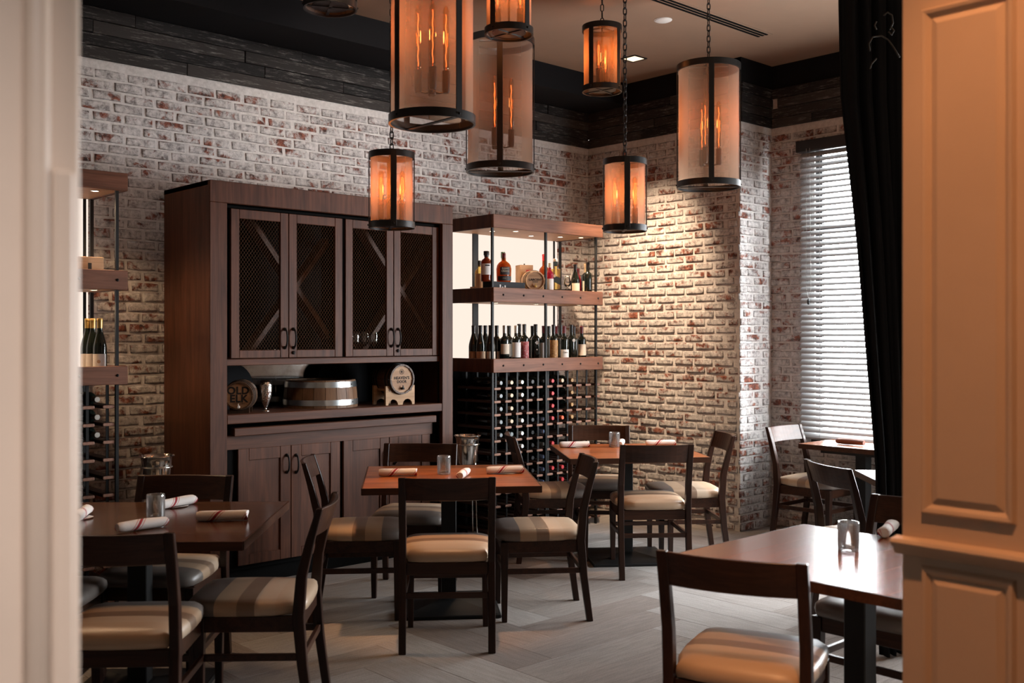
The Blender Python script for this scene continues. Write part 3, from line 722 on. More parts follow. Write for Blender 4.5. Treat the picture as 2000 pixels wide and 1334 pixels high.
def door(x0, x1, z0, z1, y, hx, hz, mesh=True, wf=0.058, knob=False):
    b = MB(); t = 0.022
    b.box(x0, x0+wf, y, y+t, z0, z1); b.box(x1-wf, x1, y, y+t, z0, z1)
    b.box(x0+wf, x1-wf, y+0.001, y+t, z1-wf, z1); b.box(x0+wf, x1-wf, y+0.001, y+t, z0, z0+wf*0.85)
    d = b.obj('door', M['walnut_v'], cab, bevel=0.0025)
    if mesh:
        m = MB(); a0, a1, q0, q1 = x0+wf-.004, x1-wf+.004, z0+wf*.85-.004, z1-wf+.004
        sx, sz = 0.0215, 0.029; slope = sz/sx; ym = y+0.012; w = 0.0017
        hgt = q1-q0; k = -int(hgt/slope/sx)-2
        while a0+k*sx < a1+hgt/slope+0.05:
            for sg in (1, -1):
                bx = a0+k*sx
                # line x = bx + sg*(z-q0)/slope  clipped to the opening
                zs = []
                xa_ = bx; xb_ = bx+sg*hgt/slope
                lo, hi = min(xa_, xb_), max(xa_, xb_)
                if hi < a0 or lo > a1: continue
                def zx(xx): return q0+(xx-bx)*slope*sg
                c0, c1_ = max(lo, a0), min(hi, a1)
                if c1_-c0 < 0.004: continue
                yy = ym+0.0012*sg
                z_0, z_1 = zx(c0), zx(c1_)
                m.add([(c0, yy, z_0-w), (c1_, yy, z_1-w), (c1_, yy, z_1+w), (c0, yy, z_0+w), (c0, yy-.0015, z_0), (c1_, yy-.0015, z_1)],
                      [(0, 1, 5, 4), (4, 5, 2, 3), (3, 2, 1, 0)])
            k += 1
        mo = m.obj('wire_mesh', M['mesh_wire'], d, fix=False); mo['kind'] = 'stuff'
    else:
        MB().box(x0+wf-.003, x1-wf+.003, y+0.010, y+0.018, z0+wf*.85-.003, z1-wf+.003).obj('door_panel', M['walnut_v'], d)
    handle(hx, hz[0], hz[1], y, d)
    if knob: MB().lathe([(0.0, -0.010), (0.010, -0.009), (0.012, -0.003), (0.012, 0.0)], 12, ax='y', c=(hx, y, hz[0]-0.032)).obj('lock', M['black_metal'], d, smooth=True)
    return d
M['mesh_wire'] = plain('bronze wire mesh', (0.26, 0.17, 0.115), 0.45, 0.3)
ud = [(451, 563.5), (564.5, 669), (675, 768.5), (769.5, 857)]
hp = [(556, 643, 679), (573, 643, 679), (764, 643, 676), (777, 643, 676)]
for (a, b_), (h, t0, t1) in zip(ud, hp):
    dy = 0.032
    z_hi, z_lo = cz(h, t0, dy), cz(h, t1, dy)
    door(cx(a, dy), cx(b_, dy), zu0, zu1, dy, cx(h, dy), (z_lo, z_hi), True, knob=h in (573, 777))
MB().box(cx(669, .04), cx(675, .04), 0.045, 0.3, zu0, zu1).obj('mullion', M['black_void'], cab)
ldz0 = 0.13
lo = [(465, 568), (569, 664.5), (671, 760), (761, 840)]
hp2 = [(560, 889, 922), (578, 889, 922), (753, 880, 905), (770, 880, 905)]
for (a, b_), (h, t0, t1) in zip(lo, hp2):
    dy = 0.058
    door(cx(a, dy), cx(b_, dy), ldz0, za, dy, cx(h, dy), (cz(h, t1, dy), cz(h, t0, dy)), False, wf=0.075)
# crossed dividers behind the mesh
for (xa_, xb_) in ((cx(453, .3), cx(669, .3)), (cx(675, .3), cx(860, .3))):
    xm = (xa_+xb_)/2; zm = (zu0+zu1)/2; hl = 0.62
    for sg in (1, -1):
        b = MB(); an = math.atan2(1.0, 0.78)
        b.T = Matrix.Translation((xm, 0.26, zm)) @ Matrix.Rotation(-sg*an, 4, 'Y')
        b.box(-hl, hl, -0.05+0.003*sg, 0.05+0.003*sg, -0.016, 0.016)
        b.obj('divider', M['divider'], cab)

# ================================================================== BOTTLES, GLASS, NAPKINS
def bottle_prof(kind, h=0.30, r=0.0375):
    if kind == 'bordeaux': p = [(0.0, 0.0), (r*.9, 0), (r, .006), (r, h*.60), (r*.97, h*.635), (r*.80, h*.67), (r*.50, h*.705), (r*.40, h*.73), (r*.375, h*.95), (r*.41, h*.955), (r*.41, h*.985), (r*.35, h), (0, h)]
    elif kind == 'burgundy': p = [(0, 0), (r*.9, 0), (r*1.04, .006), (r*1.04, h*.46), (r*.98, h*.52), (r*.78, h*.62), (r*.55, h*.71), (r*.42, h*.78), (r*.37, h*.95), (r*.41, h*.955), (r*.41, h*.985), (r*.35, h), (0, h)]
    elif kind == 'whiskey': p = [(0, 0), (r*.93, 0), (r, .008), (r, h*.62), (r*.95, h*.67), (r*.75, h*.72), (r*.45, h*.755), (r*.36, h*.79), (r*.36, h*.86), (0, h*.86)]
    elif kind == 'flask': p = [(0, 0), (r*.90, 0), (r*.97, .01), (r, h*.30), (r*1.02, h*.45), (r*.92, h*.58), (r*.66, h*.67), (r*.36, h*.72), (r*.28, h*.76), (r*.28, h*.84), (0, h*.84)]
    return p
CAPR = {'bordeaux': (.80, 1.0), 'burgundy': (.82, 1.0)}
def bottle_meshes(kind, glassm, capm, labm, lz, h=0.30, r=0.0375, seg=18, cap_frac=None, cap_r=None):
    out = []
    out.append(('body', MB().lathe(bottle_prof(kind, h, r), seg).mesh('body', M[glassm], smooth=True, angle=0.9)))
    if kind in CAPR:
        z0 = h*(cap_frac or CAPR[kind][0]); rr = r*.415
        out.append(('capsule', MB().lathe([(rr*.98, z0), (rr*1.0, h*.955), (rr*1.06, h*.957), (rr*1.06, h*.985), (rr*.95, h*1.002), (0, h*1.003)], seg).mesh('capsule', M[capm], smooth=True, angle=0.7)))
    else:
        rr = r*(cap_r or .42); z0 = h*(.86 if kind == 'whiskey' else .84)
        out.append(('stopper', MB().lathe([(rr*.8, z0-.012), (rr*.8, z0), (rr, z0+.001), (rr, h*.985), (rr*.9, h), (0, h)], seg).mesh('stopper', M[capm], smooth=True, angle=0.7)))
    if labm:
        rr = r*(1.055 if kind == 'burgundy' else 1.03 if kind == 'flask' else 1.012); n = 12
        a0, a1 = math.radians(-62), math.radians(62); vs = []; fs = []
        for i in range(n+1):
            a = a0+(a1-a0)*i/n - PI/2
            vs += [(rr*math.cos(a), rr*math.sin(a), lz[0]*h), (rr*math.cos(a), rr*math.sin(a), lz[1]*h)]
        for i in range(n): fs.append((2*i, 2*i+2, 2*i+3, 2*i+1))
        b = MB(); b.add(vs, fs); out.append(('paper_label', b.mesh('paper_label', M[labm], smooth=True, fix=False)))
    return out
BCACHE = {}
def bottle(name, label, loc, rz, kind, glassm='dark_glass', capm='cap_black', labm=None, lz=(.12, .42), group=None, cat='bottle', tilt=None, **kw):
    key = (kind, glassm, capm, labm, lz, tuple(sorted(kw.items())))
    if key not in BCACHE: BCACHE[key] = bottle_meshes(kind, glassm, capm, labm, lz, **kw)
    t = thing(name, label, cat, loc, rz, group)
    if tilt: t.rotation_euler = tilt
    for n, me in BCACHE[key]: link(n, me, t)
    return t

# ================================================================== SHELF UNITS
YF = YC; SX0, SX1 = 5.134, 6.358; YBK = 6.30
LX1 = 2.350; LX0 = LX1-(SX1-SX0)
BZ = [(2.381, 2.482), (1.819, 1.929), (1.283, 1.388)]
SURF = [None, 1.929-0.035, 1.388-0.045]
def shelf_unit(x0, x1, label, xr, power):
    t = thing('wine_shelf', label, 'shelf unit', (x0, YF, 0))
    w, dp = x1-x0, YBK-YF
    # boards: front fascia, two side fascias, deck
    for k, (z0, z1) in enumerate(BZ):
        f = MB().box(0, w, 0, 0.025, z0, z1).obj('fascia', M['shelf_wood'], t, bevel=0.003)
        for a_ in (0, w-0.025): MB().box(a_, a_+0.025, 0.025, dp, z0, z1).obj('side_fascia', M['walnut_v'], t, bevel=0.003)
        if k == 0: MB().box(0.0255, w-0.0255, 0.0255, dp, z0+0.004, z1-0.002).obj('deck', M['shelf_under'], t)
        else: MB().box(0.0255, w-0.0255, 0.0255, dp, z0+0.004, SURF[k]).obj('deck', M['shelf_under'], t)
        if k:
            for q in range(6):
                xx = 0.10+q*(w-0.16)/5
                MB().lathe([(0.0075, 0.001), (0.0085, -0.002), (0.006, -0.006), (0, -0.007)], 10, ax='y', c=(xx, 0, (z0+z1)/2)).obj('stud', M['black_metal'], f, smooth=True)
    pw = 0.017
    for xx, yy in ((0.02, 0.028), (w*0.48, 0.028), (w-0.05, 0.028), (0.02, dp-0.02), (w*0.24, dp-0.02), (w-0.05, dp-0.02)):
        b = MB()
        b.box(xx-pw/2, xx+pw/2, yy, yy+pw, 0.0, BZ[2][0]); b.box(xx-pw/2, xx+pw/2, yy, yy+pw, SURF[2], BZ[1][0]+.004); b.box(xx-pw/2, xx+pw/2, yy, yy+pw, SURF[1], BZ[0][0]+.004)
        b.obj('post', M['black_metal'], t)
    # wide steel upright at the back
    for ux in (w*0.185, xr-x0+.002):
        for z0, z1 in ((SURF[2], BZ[1][0]+.004), (SURF[1], BZ[0][0]+.004)): MB().box(ux, ux+(0.045 if ux == w*0.185 else .02), dp-0.045, dp-0.03, z0, z1).obj('upright', M['black_metal'], t)
    # backlit panels
    for (z0, z1) in ((SURF[1], BZ[0][0]+.004), (SURF[2], BZ[1][0]+.004)):
        MB().box(0.03, xr-x0, dp-0.012, dp-0.002, z0, z1).obj('light_panel', M['back_light'], t, label='glowing backlit panel')
    MB().box(0.03, xr-x0, dp-0.012, dp-0.002, 0.0, BZ[2][0]).obj('rack_back', M['black_void'], t, label='black back panel of the bottle rack')
    # pucks under the top board
    for xx, yy, kb in ((0.20, 0.24, 0), (0.34, 0.12, 0), (0.68, 0.30, 0), (0.92, 0.20, 0), (w-.14, .12, 0), (0.22, 0.22, 1), (0.66, 0.22, 1), (w-.14, .14, 1)):
        z = BZ[kb][0]+0.004
        p = MB().lathe([(0.026, 0.0), (0.026, -0.004), (0.019, -0.005), (0.019, -0.001), (0, -0.001)], 16, c=(xx, yy, z)).obj('puck_light', M['steel'], t, smooth=True, angle=0.6)
        MB().lathe([(0.0185, -0.001), (0.0185, -0.0035), (0, -0.0036)], 16, c=(xx, yy, z)).obj('lens', M['led_disc'], p)
        lamp('puck_spot', 'SPOT', (x0+xx, YF+yy, z-0.012), power, (1.0, 0.66, 0.38), aim=(x0+xx, YF+yy, 0), spot_size=math.radians(140), spot_blend=0.5, shadow_soft_size=0.018)
    return t
shr = shelf_unit(SX0, SX1, 'lit wine shelf and bottle rack standing in the brick corner', on_y(1088, YBK-.012)[0], 5.0)
shl = shelf_unit(LX0, LX1, 'lit wine shelf between the cream post and the walnut cabinet', on_y(172, YBK-.012)[0], 12.0)
PEG = MB().box(-0.034, 0.034, 0.0, 0.44, -0.010, 0.010).mesh('rack_bar', [M['peg_dark'], M['peg_wood']], bevel=0.005, bseg=2)
for p_ in PEG.polygons:
    if p_.normal.y < -.9: p_.material_index = 1            # sawn front end
def rack(t, x0, ncol, first, pitch):
    for c in range(ncol):
        xx = first+c*pitch-x0
        if c % 1 == 0:
            for yy in (0.055, 0.40): MB().box(xx-0.008, xx+0.008, yy, yy+0.006, 0.0, BZ[2][0]).obj('rack_rod', M['black_metal'], t)
        for r in range(12):
            o = link('rack_bar', PEG, t); o.location = (xx, 0.035, PZ(r))
def PZ(r): return 1.166-0.1*r-0.008
PX0 = on_y(973, YF+0.03)[0]; PX7 = on_y(1113.3, YF+0.03)[0]; PIT = (PX7-PX0)/7
rack(shr, SX0, 11, PX0, PIT)
rack(shl, LX0, 11, LX1-0.095-10*PIT, PIT)
ORD = ['top', 'second', 'third', 'fourth', 'fifth', 'sixth', 'seventh', 'eighth', 'ninth', 'tenth']
def rackb(r, g, col, first=PX0, where='the corner rack', cn=None, grp='bottles lying in the corner rack'):
    z = PZ(r)+0.010+0.0325; x = first+(g+0.5)*PIT
    cn = cn or col
    bottle('wine_bottle', 'bottle with %s capsule lying in %s row, slot %s of %s' % (cn, ORD[r], ['one', 'two', 'three', 'four', 'five', 'six', 'seven', 'eight', 'nine', 'ten'][g], where),
           (x, YF+0.358, z), 0, 'bordeaux', capm='cap_'+col, group=grp, tilt=(PI/2, 0, 0))
RB = [(0, 0, 'grey'), (0, 1, 'cream'), (0, 2, 'white'), (0, 3, 'black'), (0, 4, 'black'), (0, 5, 'red'), (0, 6, 'cream'), (0, 7, 'tan'),
      (1, 0, 'grey'), (1, 1, 'cream'), (1, 2, 'white'), (1, 3, 'black'), (1, 5, 'red'), (1, 7, 'tan'),
      (2, 0, 'grey'), (2, 1, 'cream'), (2, 2, 'black'), (2, 5, 'red'), (2, 7, 'tan'),
      (3, 0, 'grey'), (3, 1, 'cream'), (3, 2, 'white'), (3, 3, 'black'), (3, 4, 'blue'), (3, 5, 'red'), (3, 6, 'orange'), (3, 7, 'tan'),
      (4, 0, 'grey'), (4, 1, 'grey'), (4, 2, 'white'), (4, 3, 'black'), (4, 4, 'blue'),
      (5, 2, 'white'), (5, 3, 'black'), (5, 4, 'grey'), (5, 5, 'red'),
      (6, 3, 'black'), (6, 4, 'blue'), (7, 3, 'black'), (7, 4, 'blue'), (7, 5, 'red'), (7, 6, 'red'), (8, 4, 'blue'), (8, 6, 'red')]
for r, g, c in RB: rackb(r, g, c)
LF = LX1-0.095-10*PIT
for r, g in ((0, 9), (1, 9), (2, 9)):
    rackb(r, g, 'silver', LF, 'the rack by the post', grp='bottles in the rack by the cream post')
# standing bottles, third board
z3 = SURF[2]
def stand(px, row, kind, label, turn=0.0, **kw):
    x, y = on_y(px, YF+row)
    if x < SX0+.070: x, y = on_x(px, SX0+.070)
    return bottle('wine_bottle', label, (x, y, z3), -0.55+turn, kind, group='wine bottles standing on the lower lit board', **kw)
stand(925, .13, 'burgundy', 'slope shouldered dark bottle with tan label at the start of the standing row', labm='tan_paper', lz=(.10, .33), turn=-.2)
stand(938.5, .11, 'burgundy', 'slope shouldered bottle with orange tan label, second of the standing row', labm='tan_paper', lz=(.08, .33))
stand(948, .24, 'burgundy', 'plain dark bottle half hidden behind the slope shouldered ones')
stand(958, .10, 'burgundy', 'slope shouldered bottle with peach label just before the front post', labm='cream_paper', lz=(.08, .33))
stand(970, .20, 'bordeaux', 'dark square shouldered bottle right behind the front post', labm='white_paper', lz=(.12, .33), turn=.9)
stand(985.5, .12, 'bordeaux', 'bottle with silver capsule and buff band label beside the front post', capm='cap_silver', labm='cream_paper', lz=(.26, .52))
stand(994, .24, 'bordeaux', 'dark bottle with pale grey label tucked behind the buff label bottle', labm='white_paper', lz=(.18, .52), turn=.5)
stand(1008, .12, 'bordeaux', 'bottle with pale gold capsule and tall white label', capm='cap_silver', labm='white_paper', lz=(.17, .56))
stand(1014, .25, 'bordeaux', 'tall plain dark bottle behind the tall white label', h=.315)
stand(1024, .13, 'bordeaux', 'bottle with red and purple painted label', labm='art_red', lz=(.06, .56), h=.312)
stand(1040, .22, 'bordeaux', 'dark bottle with no label beside the diamond marked one')
bd = stand(1046, .13, 'bordeaux', 'dark bottle with a pale diamond mark on its shoulder', h=.312)
b = MB(); b.T = Matrix.Translation((0.004, -0.0385, 0.165)) @ Matrix.Rotation(PI/4, 4, 'Y'); b.box(-.012, .012, -.0004, .0004, -.012, .012); b.T = Matrix.Translation((0.004, -0.0385, 0.11)); b.lathe([(.006, -.0004), (.006, .0004)], 12, ax='y'); b.obj('diamond_mark', M['white_paper'], bd)
stand(1062, .12, 'bordeaux', 'bottle with burgundy capsule and narrow white label by the middle post', capm='cap_burgundy', labm='white_paper', lz=(.06, .55), turn=-.5)
stand(1072, .22, 'bordeaux', 'dark bottle with pale edge behind the middle post', labm='white_paper', lz=(.1, .5), turn=1.0)
stand(1081, .12, 'bordeaux', 'bottle with gold brown painted label', capm='cap_black', labm='art_gold', lz=(.14, .60), h=.31)
stand(1087, .25, 'bordeaux', 'burgundy capsuled bottle behind the gold brown label', capm='cap_burgundy')
stand(1095, .22, 'bordeaux', 'plain dark bottle behind the red capsuled one', h=.31)
ct = stand(1102, .12, 'bordeaux', 'bottle with red brown capsule and low white label', capm='cap_burgundy', labm='white_paper', lz=(.06, .36))
letter('Caro', .020, M['ink'], ct, (0, -.0388, .085))
rs = stand(1116, .16, 'bordeaux', 'tall dark bottle with a small round white sticker', h=.312)
b = MB(); b.lathe([(.013, -.0385), (.013, -.0378)], 14, ax='y', c=(.012, 0, .182)); b.obj('sticker', M['white_paper'], rs)
stand(1121, .26, 'bordeaux', 'dark bottle behind the round sticker bottle')
stand(1136, .13, 'bordeaux', 'last standing bottle with slanted cream label near the end post', capm='cap_burgundy', labm='cream_paper', lz=(.19, .50))
# left shelf bottles
for px, row, lab, cap in ((171, .20, 'pale bottle half hidden by the cream post', 'cap_gold'), (181, .17, 'gold capsuled bottle behind its neighbour on the shelf by the cream post', 'cap_gold'), (195, .12, 'gold capsuled bottle with white round mark label on the shelf by the cream post', 'cap_gold')):
    x, y = on_y(px, YF+row)
    o = bottle('wine_bottle', lab, (x, y, z3), -0.5, 'burgundy', glassm='dark_glass', capm=cap, labm='white_paper', lz=(.10, .36), group='bottles by the cream post', h=.315)
    if px == 195: MB().lathe([(.010, -.0405), (.010, -.0398)], 14, ax='y', c=(0, 0, .07)).obj('label_mark', M['tan_paper'], o)
# ---- top board of the corner shelf
z2 = SURF[1]
def top_pt(px, row):
    p = on_y(px, YF+row); return on_x(px, SX0+.075) if p[0] < SX0+.075 else on_x(px, SX1-.07) if p[0] > SX1-.07 else p
def box_thing(name, label, cat, px, row, w, dp, h, mat, z=z2, rz=0.0, group=None):
    x, y = top_pt(px, row); t = MB().box(-w/2, w/2, -dp/2, dp/2, 0, h).obj(name, mat, bevel=0.002)
    t.location = (x, y, z); t.rotation_euler = (0, 0, rz); return tag(t, label, cat, group)
rb = box_thing('gift_box', 'long black card box under the whiskey bottles', 'box', 972, .14, .34, .12, .085, M['black_box'])
rb.location.x = SX0+0.235
for q, (a_, hh) in enumerate(((-.10, .05), (-.075, .035), (-.05, .045))):
    MB().box(a_, a_+.012, -.0606, -.060, .012, .012+hh).obj('box_print', M['white_paper'], rb)
box_thing('carton', 'small tan wooden box behind the long black box', 'box', 930, .36, .07, .07, .055, M['light_wood'])
x, y = top_pt(950, .13)
w1 = bottle('whiskey_bottle', 'dark amber whiskey bottle with black stopper and grey label on the black box', (x, y, z2+.0855), -.55, 'whiskey', 'dark_amber', 'cap_black', 'white_paper', (.22, .58), h=.235, r=.043, cap_r=.52, group='spirits on the upper lit board')
MB().box(-.018, .018, -.0445, -.0440, .118, .128).obj('label_print', M['ink'], w1)
letter('BLANTS', .009, M['ink'], w1, (0, -.0448, .124)) if False else None
x, y = top_pt(936, .33)
bottle('spirit_bottle', 'pale pink bottle with small cork at the back of the upper board', (x, y, z2), -.5, 'whiskey', 'gold_glass', 'cap_black', 'cream_paper', (.1, .6), h=.26, r=.035, group='spirits on the upper lit board')
x, y = top_pt(984, .13)
w2 = bottle('whiskey_bottle', 'broad shouldered amber bourbon bottle with dark lettered front on the black box', (x, y, z2+.0855), -.55, 'flask', 'amber', 'cap_burgundy', 'dark_paper', (.04, .20), h=.225, r=.058, cap_r=.27, group='spirits on the upper lit board')
b = MB()
vs = []; fs = []
for i in range(9):
    a = math.radians(-40+80*i/8)-PI/2; rr = .0600
    vs += [(rr*math.cos(a), rr*math.sin(a), .055), (rr*math.cos(a)*.99, rr*math.sin(a)*.99, .115)]
for i in range(8): fs.append((2*i, 2*i+2, 2*i+3, 2*i+1))
b.add(vs, fs); b.obj('dark_front', M['dark_paper'], w2, smooth=True, fix=False)
letter('ELIJAH', .018, M['cream_ink'], w2, (0, -.0605, .103)); letter('CRAIG', .020, M['cream_ink'], w2, (0, -.0610, .082)); letter('SMALL BATCH', .0065, M['cream_ink'], w2, (0, -.0612, .028))
x, y = top_pt(982.5, .36)
bottle('spirit_bottle', 'clear bottle with green stopper behind the broad bourbon bottle', (x, y, z2), -.5, 'whiskey', 'gold_glass', 'cap_green', None, (.2, .5), h=.345, r=.036, cap_r=.5, group='spirits on the upper lit board')
wb = box_thing('wooden_box', 'upright pale wooden gift box with red label behind the small barrel', 'box', 1024, .32, .115, .10, .245, M['light_wood'], rz=-.35)
MB().box(-.005, .050, -.0512, -.050, .135, .205).obj('red_label', M['red_paper'], wb); MB().box(.008, .034, -.0518, -.0511, .14, .15).obj('label_print', M['cream_paper'], wb)
MB().lathe([(.006, .245), (.006, .258), (0, .259)], 10).obj('knob', M['black_metal'], wb)
x, y = top_pt(1063, .30)
bottle('spirit_bottle', 'amber bottle with red capsule behind the shelf post', (x, y, z2), -.5, 'bordeaux', 'amber', 'cap_red', 'cream_paper', (.1, .5), h=.345, r=.043, cap_frac=.84, group='spirits on the upper lit board')
x, y = top_pt(1074, .10)
w3 = bottle('spirit_bottle', 'short bottle with red printed shoulder and white label beside the shelf post', (x, y, z2), -.5, 'whiskey', 'red_glass', 'cap_cream', 'white_paper', (.05, .50), h=.255, r=.030, group='spirits on the upper lit board')
# square tequila bottle
x, y = top_pt(1085, .26)
tq = thing('spirit_bottle', 'square pale gold bottle with slanted dark label standing on the black slab', 'bottle', (x, y, z2+.055), -.75, 'spirits on the upper lit board')
MB().box(-.038, .038, -.03, .03, 0, .17).box(-.013, .013, -.013, .013, .17, .20).obj('body', M['gold_glass'], tq, bevel=.006, bseg=2)
MB().box(-.017, .017, -.017, .017, .195, .232).obj('neck_wrap', M['teal_paper'], tq, bevel=.003); MB().lathe([(.021, .232), (.021, .252), (.016, .258), (0, .259)], 14).obj('stopper', M['cap_silver'], tq, smooth=True, angle=.6)
b = MB(); b.add([(-.0385, -.0308, .125), (.0385, -.0308, .095), (.0385, -.0308, .035), (-.0385, -.0308, .075)], [(0, 1, 2, 3)]); b.obj('slant_label', M['teal_paper'], tq, fix=False)
b = MB(); b.lathe([(.012, -.0316), (.012, -.0309)], 16, ax='y', c=(-.008, 0, .112)); b.obj('label_seal', M['cream_paper'], tq)
x, y = top_pt(1098, .20)
rb2 = box_thing('gift_box', 'short black slab box under the square gold bottle and tasting glass', 'box', 1099, .24, .20, .13, .055, M['black_box'])
# tasting glass
x, y = top_pt(1108, .19)
gl = thing('tasting_glass', 'clear tulip shaped tasting glass on the short black box', 'glass', (x, y, z2+.0555), 0)
MB().lathe([(0, 0), (.022, 0), (.022, .004), (.008, .010), (.007, .018), (.022, .028), (.031, .045), (.030, .062), (.022, .092), (.020, .112), (.0185, .112), (.0205, .092), (.0285, .062), (.029, .046), (.020, .031), (0, .024)], 20).obj('bowl', M['clear_glass'], gl, smooth=True)
x, y = top_pt(1123.5, .13)
bottle('wine_bottle', 'small dark sloping bottle with cream label near the end of the upper board', (x, y, z2), -.5, 'burgundy', capm='cap_black', labm='cream_paper', lz=(.06, .40), h=.262, r=.036, group='spirits on the upper lit board')
x, y = top_pt(1129, .25)
bottle('spirit_bottle', 'rose pink bottle peeping out behind the small dark sloping bottle', (x, y, z2), -.5, 'burgundy', 'red_glass', 'cap_burgundy', None, (.1, .4), h=.235, r=.036, group='spirits on the upper lit board')
x, y = top_pt(1144.5, .13)
w4 = bottle('whiskey_bottle', 'dark bottle with cream neck wrap and numbered label at the end of the upper board', (x, y, z2), -.5, 'bordeaux', capm='cap_cream', labm='cream_paper', lz=(.06, .46), h=.275, r=.040, cap_frac=.72, group='spirits on the upper lit board')
letter('101', .026, M['ink'], w4, (0, -.0412, .055)); MB().lathe([(.0165, .262), (.0165, .279), (.012, .281), (0, .281)], 12).obj('stopper', M['cap_black'], w4, smooth=True, angle=.6)
x, y = top_pt(1148, .27)
bottle('wine_bottle', 'dark bottle standing behind the numbered label bottle', (x, y, z2), -.5, 'bordeaux', group='spirits on the upper lit board', h=.285)
# carton on the other shelf
x, y = on_y(176, YF+.2)
t = MB().box(-.07, .07, -.05, .05, 0, .115).obj('wooden_box', M['light_wood'], bevel=.002); t.location = (x-.01, y, z2); tag(t, 'small pale wooden box on the shelf by the cream post', 'box')
MB().box(-.02, .0, -.0512, -.05, .03, .08).obj('box_mark', M['ink'], t)

# ---- barrels
def barrel(name, label, loc, rz, R, ln, stavem, headm, nst=14, hoopm='black_metal', bulge=1.14):
    """lies on its side; head faces local -y"""
    t = thing(name, label, 'barrel', loc, rz)
    for k in range(nst):
        a0, a1 = 2*PI*k/nst+.012, 2*PI*(k+1)/nst-.012; b = MB(); vs = []; fs = []
        m = 7
        for i in range(m):
            yy = -ln/2+ln*i/(m-1); rr = R*(1+(bulge-1)*(1-(2*i/(m-1)-1)**2))
            for a, q in ((a0, rr), ((a0+a1)/2, rr*1.004), (a1, rr), (a1, rr*.90), (a0, rr*.90)): vs.append((q*math.cos(a), yy, q*math.sin(a)))
        b.sweep([vs[i*5:(i+1)*5] for i in range(m)]); b.obj('stave', M[stavem], t, smooth=True, angle=.5)
    h = MB().lathe([(R*.905, -ln/2+.012), (R*.905, -ln/2+.022), (0, -ln/2+.022)], 32, ax='y')
    MB().lathe([(0, -ln/2+.010), (R*.91, -ln/2+.010), (R*.91, -ln/2+.022), (0, -ln/2+.022)], 32, ax='y').obj('head', M[headm], t, smooth=True, angle=.5)
    for yy in (-.80, -.48, .48, .80):
        i = yy; rr = R*(1+(bulge-1)*(1-yy*yy)); rr2 = R*(1+(bulge-1)*(1-(abs(yy)-.13)**2))
        ya_, yb_ = (yy-.065)*ln/2, (yy+.065)*ln/2
        ra = R*(1+(bulge-1)*(1-(yy-.065)**2))*1.015; rb_ = R*(1+(bulge-1)*(1-(yy+.065)**2))*1.015
        MB().lathe([(ra-.004, ya_), (ra, ya_), (rb_, yb_), (rb_-.004, yb_)], 36, ax='y', ring=True).obj('hoop', M[hoopm], t, smooth=True, angle=.5)
    return t
def spigot(t, y, z, mat):
    b = MB().lathe([(.008, y), (.010, y-.004), (.006, y-.018), (.008, y-.024), (0, y-.026)], 10, ax='y', c=(0, 0, z)); b.box(-.003, .003, y-.020, y-.014, z, z+.022)
    b.obj('spigot', M[mat], t, smooth=True, angle=.6)
x, y = top_pt(1040, .16); Rb = .078
lb = barrel('small_barrel', 'little oak barrel lying on its side on the upper lit board', (x, y, z2+.016+Rb*1.14), -.52, Rb, .20, 'pale_barrel', 'barrel_head', hoopm='black_metal')
letter('LARCENY', .026, M['ink'], lb, (.004, -.0915, .008), off=.0004); MB().box(-.022, .022, -.0915, -.0905, -.012, -.007).obj('underline', M['ink'], lb); spigot(lb, -.090, -.045, 'cap_gold')
b = MB()
for yy in (-.06, .05): b.box(-.06, .06, yy, yy+.014, -Rb*1.14-.016, -Rb*.82)
b.obj('cradle', M['light_wood'], lb)
def counter_pt(px, row): return on_y(px, YC+row)
Rk = .088
x, y = counter_pt(471, .15)
ob = barrel('oak_barrel', 'oak barrel with bold black lettering at the end of the cabinet counter', (x, y, zcn+Rk*1.12+.012), -.62, Rk, .24, 'dark_barrel', 'barrel_head', hoopm='black_metal', bulge=1.12)
letter('OLD', .064, M['ink'], ob, (-.004, -.1105, .030), off=.0022, spacing=1.05); letter('ELK', .064, M['ink'], ob, (.0, -.1105, -.020), off=.0022, spacing=1.05); letter('DISTILLERY', .013, M['ink'], ob, (0, -.1105, -.050), spacing=1.15)
spigot(ob, -.110, -.070, 'white_plastic')
MB().box(-.06, .06, -.08, -.06, -Rk*1.12-.012, -Rk*.85).box(-.06, .06, .06, .08, -Rk*1.12-.012, -Rk*.85).obj('cradle', M['dark_barrel'], ob)
x, y = counter_pt(768, .14); Rh = .105
hb = barrel('oak_barrel', 'oval looking oak barrel on a light wooden cradle on the cabinet counter', (x, y, zcn+.115+Rh*.62), 0.0, Rh, .22, 'dark_barrel', 'barrel_head', hoopm='black_metal', bulge=1.06)
letter("HEAVEN'S", .028, M['ink'], hb, (0, -.1005, .008), off=.0008, spacing=1.1); letter('DOOR', .026, M['ink'], hb, (0, -.1005, -.018), off=.0008, spacing=1.1)
em = MB().lathe([(.019, -.1000), (.019, -.1008), (.0165, -.1008), (.0165, -.1000)], 24, ax='y', c=(0, 0, .052), ring=True)
for k in range(4):
    em.T = Matrix.Translation((0, 0, .052)) @ Matrix.Rotation(k*PI/4, 4, 'Y'); em.box(-.0015, .0015, -.1008, -.1002, -.013, .013)
em.T = Matrix.Identity(4); em.obj('emblem', M['ink'], hb); spigot(hb, -.100, -.065, 'black_metal')
